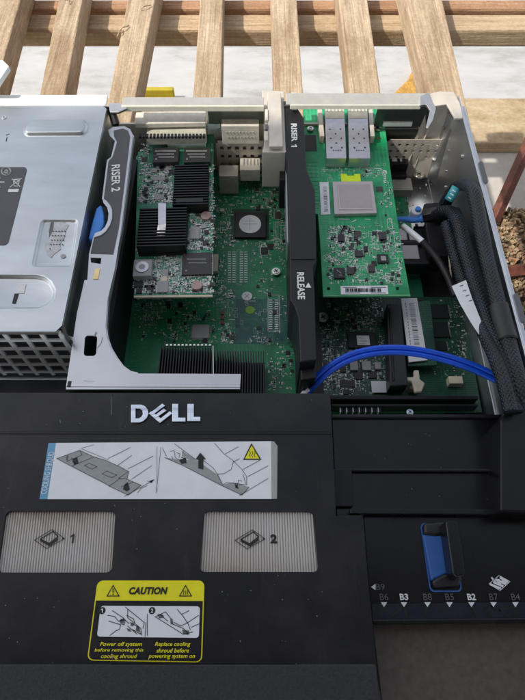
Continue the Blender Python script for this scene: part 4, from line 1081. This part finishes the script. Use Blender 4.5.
# handle: blue outline, blue plate and raised black grip
zo = Z4+.0002
m = MB(); o_ = quadr((420,523),(457,523),(462,592),(430,592), .13); i_ = quadr((421.4,524.4),(455.8,524.4),(460.6,590.4),(431.2,590.4), .12)
m.pp(o_, zo+.0004, .0004, BLUEH, holes=[i_]); m.build('handle_outline', ss)
m = MB(); m.pp([(422.5,534.5),(450,536),(455,566),(448,573),(437,578),(431.5,581)], zo+.0022, .004, BLUEH); m.build('handle_plate', ss, bevel=.0008)
m = MB(); m.pp([(424,523),(446,521),(447,533),(436,536),(424,534.5)], zo+.003, .006, CHIPD); m.pp([(432,581),(437,577.5),(449,572),(463,577),(460,586),(434,588)], zo+.003, .006, CHIPD); m.build('handle_mount', ss, bevel=.0012)
m = MB(); m.pp([(445.5,521.5),(449,520),(456,520.5),(458.5,523),(465.5,572),(464,576),(456.5,577.5),(453,574)], zo+.014, .011, SHRS); m.build('handle_grip', ss, bevel=.0018, seg=3)
# legends
m = MB(); zl = Z4+.0006
for t, x in (('B6',384),('B3',404),('B8',427.5),('B5',449.5),('B2',471.5),('B7',493.5),('B4',515.5)):
    bold = t in ('B3','B2')
    ptext(m, t, x-4.2, 593.6, x+4.2, 600.2, zl, PAPER if bold else INKG, bold=.03 if bold else .0)
    m.pp([(x-3.2,602.2),(x+3.2,602.2),(x,607.2)], zl, .0001, PAPER)
ptext(m, 'B9', 376, 583.8, 384.5, 590, zl, INKG, bold=.0); m.pp([(375.5,583.8),(375.5,590.2),(371,587)], zl, .0001, PAPER)
for k in range(5): 
    m.line([(492+k*3.4,580+k*1.0-2),(497+k*3.0,584-k*.4)], zl, .0009, PAPER) if k < 4 else None
m.line([(489,584),(499,575.5),(510,581.5),(500,590.5)], zl, .0003, PAPER, True)
for k in range(4): m.line([(491+k*3.2,584.5-k*2.2),(500+k*2.4,588.2-k*2.2)], zl+.00005, .0011, PAPER)
m.build('memory_legend', ss)
# DELL chrome letters
m = MB(); k = 5.25
def Lp(pts): return [(120+x/k, 395+y/k*1.0) for x, y in pts]
zd = ZH+.0011
Dout = [(58,50),(112,50),(132,58),(146,76),(150,98),(140,122),(122,138),(100,145),(58,145)]
Din = [(82,72),(104,73),(118,84),(120,100),(112,114),(98,122),(82,122)]
m.pp(Lp(Dout), zd, .0011, CHROME, holes=[Lp(Din)])
m.pp(Lp([(150,97),(165,84),(222,128),(208,148)]), zd, .0011, CHROME)                 # spine of the tilted E
for a, b, c, d in (((155,96),(222,44),(238,56),(170,106)), ((175,112),(230,70),(245,82),(188,122)), ((196,136),(262,84),(276,96),(210,148))):
    m.pp(Lp([a, b, c, d]), zd+.0001, .0012, CHROME)
m.pp(Lp([(274,46),(306,46),(306,118),(344,118),(344,140),(274,140)]), zd, .0011, CHROME)
m.pp(Lp([(354,46),(388,46),(388,114),(422,114),(422,138),(354,138)]), zd, .0011, CHROME)
m.build('logo', ss, bevel=.0002)
# ribbed windows: a clear ribbed plate with every rib modelled
def bil(c, u, v):
    tl, tr, br, bl = c; return ((tl[0]*(1-u)+tr[0]*u)*(1-v)+(bl[0]*(1-u)+br[0]*u)*v, (tl[1]*(1-u)+tr[1]*u)*(1-v)+(bl[1]*(1-u)+br[1]*u)*v)
for k, (cs, num) in enumerate(((((4,509),(117,509),(113,574),(-5,574)), '1'), (((201.5,509),(315.5,509.5),(320.5,574),(197.5,574)), '2'))):
    m = MB(); n = 44; mt = RIB; zw = ZH-.0022
    kk = m.mi(mt)
    for i in range(n):
        pr = [(i/n, 0), ((i+.3)/n, .0006), ((i+.7)/n, .0006), ((i+1)/n, 0)]
        for (u0, h0), (u1, h1) in zip(pr, pr[1:]):
            q_ = [(*P(*bil(cs, u, v), zw), zw+h) for u, v, h in ((u0,1,h0),(u1,1,h1),(u1,0,h1),(u0,0,h0))]
            m.face(q_, mt)
    pt = [P(*bil(cs, u, v), zw) for u, v in ((0,0),(1,0),(1,1),(0,1))]
    m.prism(pt, zw-.001, zw-.0002, mt)
    o = m.build('window', ss)
    m = MB(); ox = 0 if k == 0 else 200.5; oy = 0 if k == 0 else .3; zi = zw+.0008
    def S(pts): return [(x+ox, y+oy) for x, y in pts]
    m.line(S([(34.5,540),(52,529.5),(64.5,538.5),(46.5,548.5)]), zi, .0003, INK, True)
    m.line(S([(40.5,539),(53,531.5),(58,536.5),(49,543.5),(40.5,539)]), zi, .0005, INK)
    m.pp(S([(40,539.5),(49,544),(58,537.5),(58,540),(49.5,546.2),(40,541)]), zi+.0001, .0001, INK)
    m.pp(S([(62,537),(65,538.5),(62.5,540)]), zi+.0001, .0001, INK)
    if k == 0: one(m, 69.6, 534, 74.2, 543, zi, INK, False, .3)
    else: ptext(m, num, 69.8+ox-(0 if k else 0), 534+oy, 75.6+ox+ (1 if k else 0), 543+oy, zi, INK, bold=.05, shear=.25 if k == 0 else 0)
    m.build('print', o)
# instruction label
zb = ZH+.0003
L1 = [(48.5,443),(272,441),(273,499),(39.5,499.5)]
m = MB(); m.pp([(56,443),(271,441.2),(271.5,498.8),(47.5,499)], zb, .0003, PAPER); m.pp([(48.5,443),(56,443),(47.5,499),(39.5,499)], zb, .0003, CYAN); m.pp([(271,441.2),(274,441.4),(277.5,446),(277,498.5),(271.5,498.8)], zb, .0003, GREYE)
o = m.build('instruction_label', ss)
def La(pts): return [(36+x*124/525, 436+y*70/296) for x, y in pts]
def Lb(pts): return [(155+x*125/525, 436+y*70/294) for x, y in pts]
z1, z2 = zb+.0001, zb+.0002; lw = .00022
m = MB()
m.pp(La([(88,95),(185,60),(245,88),(295,103),(355,130),(392,150),(385,182),(445,208),(390,250),(310,212),(300,205)]), z1, .00005, GREYL)
for pl in ([(88,95),(185,60),(245,88),(295,103),(355,130),(392,150),(385,182),(445,208)], [(88,95),(150,128),(300,205),(310,212),(390,250),(445,208)], [(245,88),(150,128)], [(355,180),(310,212)], [(392,150),(350,178),(385,182)], [(205,125),(225,115),(258,130),(237,140),(205,125)], [(280,160),(300,148),(342,165),(320,176),(280,160)], [(185,60),(195,80),(130,108)], [(190,52),(245,37)], [(195,55),(305,100)], [(305,95),(400,48)], [(345,125),(405,82)], [(390,138),(495,85)], [(405,182),(490,125)], [(360,215),(410,195)], [(375,255),(500,185)], [(430,240),(445,220),(470,210)], [(512,45),(512,235)], [(470,190),(490,195)], [(150,90),(155,110),(175,118)]):
    m.line(La(pl), z2, lw*(.8 if pl[0][0] > 185 and pl[0][1] < 60 else 1), INK if pl[0][0] not in (512,) else INKG)
m.pp(La([(130,80),(138,84),(133,105),(126,100)]), z2, .00003, INKG); m.pp(La([(155,95),(175,90),(180,115),(160,122)]), z2, .00003, INK); m.pp(La([(375,205),(388,195),(398,225),(385,235),(368,225)]), z2, .00003, INK)
m.pp(La([(480,190),(500,183),(488,200)]), z2, .00003, INK)
m.pp(Lb([(40,90),(110,100),(165,100),(180,105),(265,165),(285,205),(330,195),(395,215),(365,248),(280,208),(120,125)]), z1, .00005, GREYL)
m.pp(Lb([(112,62),(170,98),(150,100),(120,90)]), z1, .00005, GREYL)
for pl in ([(40,90),(120,125),(280,208),(365,248),(395,215)], [(82,32),(170,98)], [(32,52),(48,85)], [(250,30),(290,75),(330,105),(365,140),(385,170),(385,205)], [(330,105),(320,140),(290,158),(262,160)], [(200,100),(245,135),(262,160),(285,205)], [(345,215),(350,185),(365,190)], [(295,75),(350,45)], [(330,108),(355,95)], [(370,140),(440,102)], [(390,170),(475,125)], [(355,250),(475,178)], [(120,60),(115,90)], [(65,65),(80,60),(85,90),(100,100)], [(70,85),(75,95)], [(90,70),(105,75),(100,90)], [(110,90),(130,95),(130,115)], [(285,205),(300,195),(385,205)], [(25,45),(5,240)], [(370,160),(380,200)]):
    m.line(Lb(pl), z2, lw, INK if pl[0][0] != 25 else INKG)
m.pp(Lb([(190,70),(215,98),(203,98),(203,140),(182,136),(182,100),(170,98)]), z2+.00005, .00003, INK)
m.pp(Lb([(100,100),(128,92),(132,112),(112,118)]), z2, .00003, INK); m.pp(Lb([(335,200),(345,205),(352,222),(338,218)]), z2, .00003, INK)
m.pp(Lb([(405,30),(447,100),(370,100)]), z2, .00003, INK); m.pp(Lb([(406,40),(438,95),(378,95)]), z2+.00006, .00003, YEL)
for x in (398, 408, 418): m.line(Lb([(x,64),(x+3,72),(x-2,80),(x+2,88)]), z2+.00012, .0003, INK)
m.build('print', o)
m = MB()
ptext(m, 'COOLING SHROUD', 44.6, 452, 50.4, 494, z2, PAPER, rot=R(90)); m.build('side_lettering', o)
# caution label
zc = ZH+.0003
Q = ((97.5,580.5),(204.5,580.5),(202,662.5),(87,660.5))
m = MB(); m.pp(quadr(*Q, .055), zc, .0003, YEL); o = m.build('caution_label', ss)
def iq(u0, v0, u1, v1): return tuple(bil(Q, u, v) for u, v in ((u0,v0),(u1,v0),(u1,v1),(u0,v1)))
m = MB(); m.pp(quadr(*iq(.010,.25,.990,.987), .05), zc+.0001, .00005, SHR)
m.pp([bil(Q, u, v) for u, v in ((.010,.25),(.99,.25),(.99,.35),(.010,.35))], zc+.00013, .00005, SHR)
m.pp(quadr(*iq(.06,.315,.965,.70), .03), zc+.0002, .00005, PAPER)
ptext(m, 'CAUTION', 129, 587, 167.5, 594.5, zc+.0002, INK, bold=.05, shear=.18, space=1.06)
for x in (113, 185.5):
    m.line([(x-6,596),(x,585.5),(x+6,596)], zc+.0002, .0004, INK, True)
m.line([(113,589),(113,592.5)], zc+.0002, .0005, INK); m.line([(113,594),(113,594.4)], zc+.0002, .0005, INK)
for x in (183.5,185.5,187.5): m.line([(x,590.5),(x+.5,592),(x-.3,593.2),(x+.2,594.6)], zc+.0002, .0003, INK)
kw = dict(align='CENTER', bold=.012, shear=.2)
for t, a in (('Power off system', (100,642,142,647.2)), ('before removing this', (94.5,648.3,143.5,652.6)), ('cooling shroud', (101,654,137,659.4)), ('Replace cooling', (155,642,190.5,647.2)), ('shroud before', (156.5,648.3,189,652.6)), ('powering system on', (148.5,654,195,659.4))):
    ptext(m, t, *a, zc+.0002, YEL, **kw)
def Lc(pts): return [(84+x*124/525, 600+y*64/271) for x, y in pts]
for x, t in ((77,'1'), (288,'2')):
    a = Lc([(x,45)])[0]; m.pc(a[0], a[1], 3.3, zc+.0003, .00005, INK, 20); one(m, a[0]-1.3, a[1]-2.1, a[0]+1.2, a[1]+2.1, zc+.0004, PAPER) if t == '1' else ptext(m, t, a[0]-1.1, a[1]-2, a[0]+1.1, a[1]+2, zc+.0004, PAPER, bold=.03)
for pl in ([(100,65),(130,70),(145,90),(170,80)], [(120,45),(165,75),(190,100)], [(175,30),(255,95),(250,120)], [(185,40),(185,75),(240,120),(245,150)], [(110,150),(135,130),(150,125),(155,105),(125,95),(105,90)], [(258,155),(262,95)], [(150,90),(175,85),(170,105),(155,100)], [(195,95),(230,115),(240,145),(205,125)], [(185,110),(225,145)], [(180,65),(210,80),(215,100)], [(268,60),(268,150)], [(305,70),(345,50),(365,75)], [(300,70),(420,145),(460,135)], [(320,60),(355,90)], [(370,100),(420,120),(445,145)], [(395,40),(420,70),(440,100),(450,125)], [(415,60),(445,45)], [(440,95),(485,65)], [(455,115),(490,100)], [(380,95),(410,110),(440,95)]):
    m.line(Lc(pl), zc+.0003, .00028, INK)
for pl in ([(155,80),(170,78),(168,100),(152,96)], [(200,95),(212,100),(208,112),(196,108)], [(222,112),(236,120),(232,136),(218,128)], [(365,75),(375,80),(378,105),(366,100)], [(415,125),(445,130),(440,148),(420,145)], [(310,60),(335,62),(340,75),(318,78)], [(180,120),(195,122),(200,135),(186,132)]): m.pp(Lc(pl), zc+.0003, .00004, INKG)
m.build('print', o)
# dust specks and scratches
m = MB(); rd = random.Random(12)
for _ in range(110):
    x = rd.uniform(0, 330); y = rd.uniform(398, 690)
    if inside(x, y, [(0,508,120,575),(195,508,322,575),(36,438,280,502),(84,578,208,665)]): continue
    X, Y = P(x, y, ZH); r = rd.uniform(.00006,.00018); zz = ZH+.0005 if y < 660 else ZH+.0017
    m.box(X, Y, r, r, ZH if y < 660 else ZH+.0016, zz-.0004, GREYE, rd.random())
for x, y, l in ((111,397,18),(240,640,2),(60,420,3)): m.line([(x,y),(x+.4,y+l)], ZH+.00008, .00014, GREYE)
for _ in range(25):
    x = rd.uniform(345, 520); y = rd.uniform(420, 500); X, Y = P(x, y, Z2-.002); r = rd.uniform(.00006,.00015); m.box(X, Y, r, r, Z2-.002, Z2-.0019, GREYE, 1)
stuff(m.build('dust_specks', ss))

# ================================================================== SHADE PANEL (unseen, added overhead only to shade the front half)
USE_SHADE_PANEL = True
aw = MB(); SHADE_Y = .155; SHADE_Z = 1.0
aw.bx(-2.6, 1.3, -1.6, SHADE_Y, SHADE_Z, SHADE_Z+.01, M('shade_panel_dark', (.16,.15,.15), .9))
if USE_SHADE_PANEL: tag(aw.build('shade_panel'), 'unseen dark panel added above the server to shade its front half', 'shade_panel')

# ================================================================== LIGHT
ts = Vector((-.62, -.15, .74)).normalized()
sun = bpy.data.lights.new('sun', 'SUN'); so = bpy.data.objects.new('sun', sun); COL.objects.link(so)
sun.energy = 2.8; sun.angle = R(1.0); sun.color = (1, .95, .86)
so.rotation_euler = (-ts).to_track_quat('-Z', 'Y').to_euler(); so.location = (-1, -.5, 2)
w = bpy.data.worlds.new('World'); scene.world = w; w.use_nodes = True
nt = w.node_tree; bg = nt.nodes['Background']; sky = nt.nodes.new('ShaderNodeTexSky'); sky.sky_type = 'NISHITA'; sky.sun_disc = False
sky.sun_elevation = math.asin(ts.z); sky.sun_rotation = math.atan2(ts.x, ts.y) % (2*math.pi)
sky.dust_density = 2.5; sky.air_density = 1.0; sky.ozone_density = 1.0
hs = nt.nodes.new('ShaderNodeHueSaturation'); hs.inputs['Saturation'].default_value = .38; nt.links.new(sky.outputs['Color'], hs.inputs['Color']); nt.links.new(hs.outputs['Color'], bg.inputs['Color']); bg.inputs['Strength'].default_value = .15
vs = scene.view_settings; vs.view_transform = 'Standard'; vs.look = 'None'; vs.gamma = 1; vs.exposure = .68
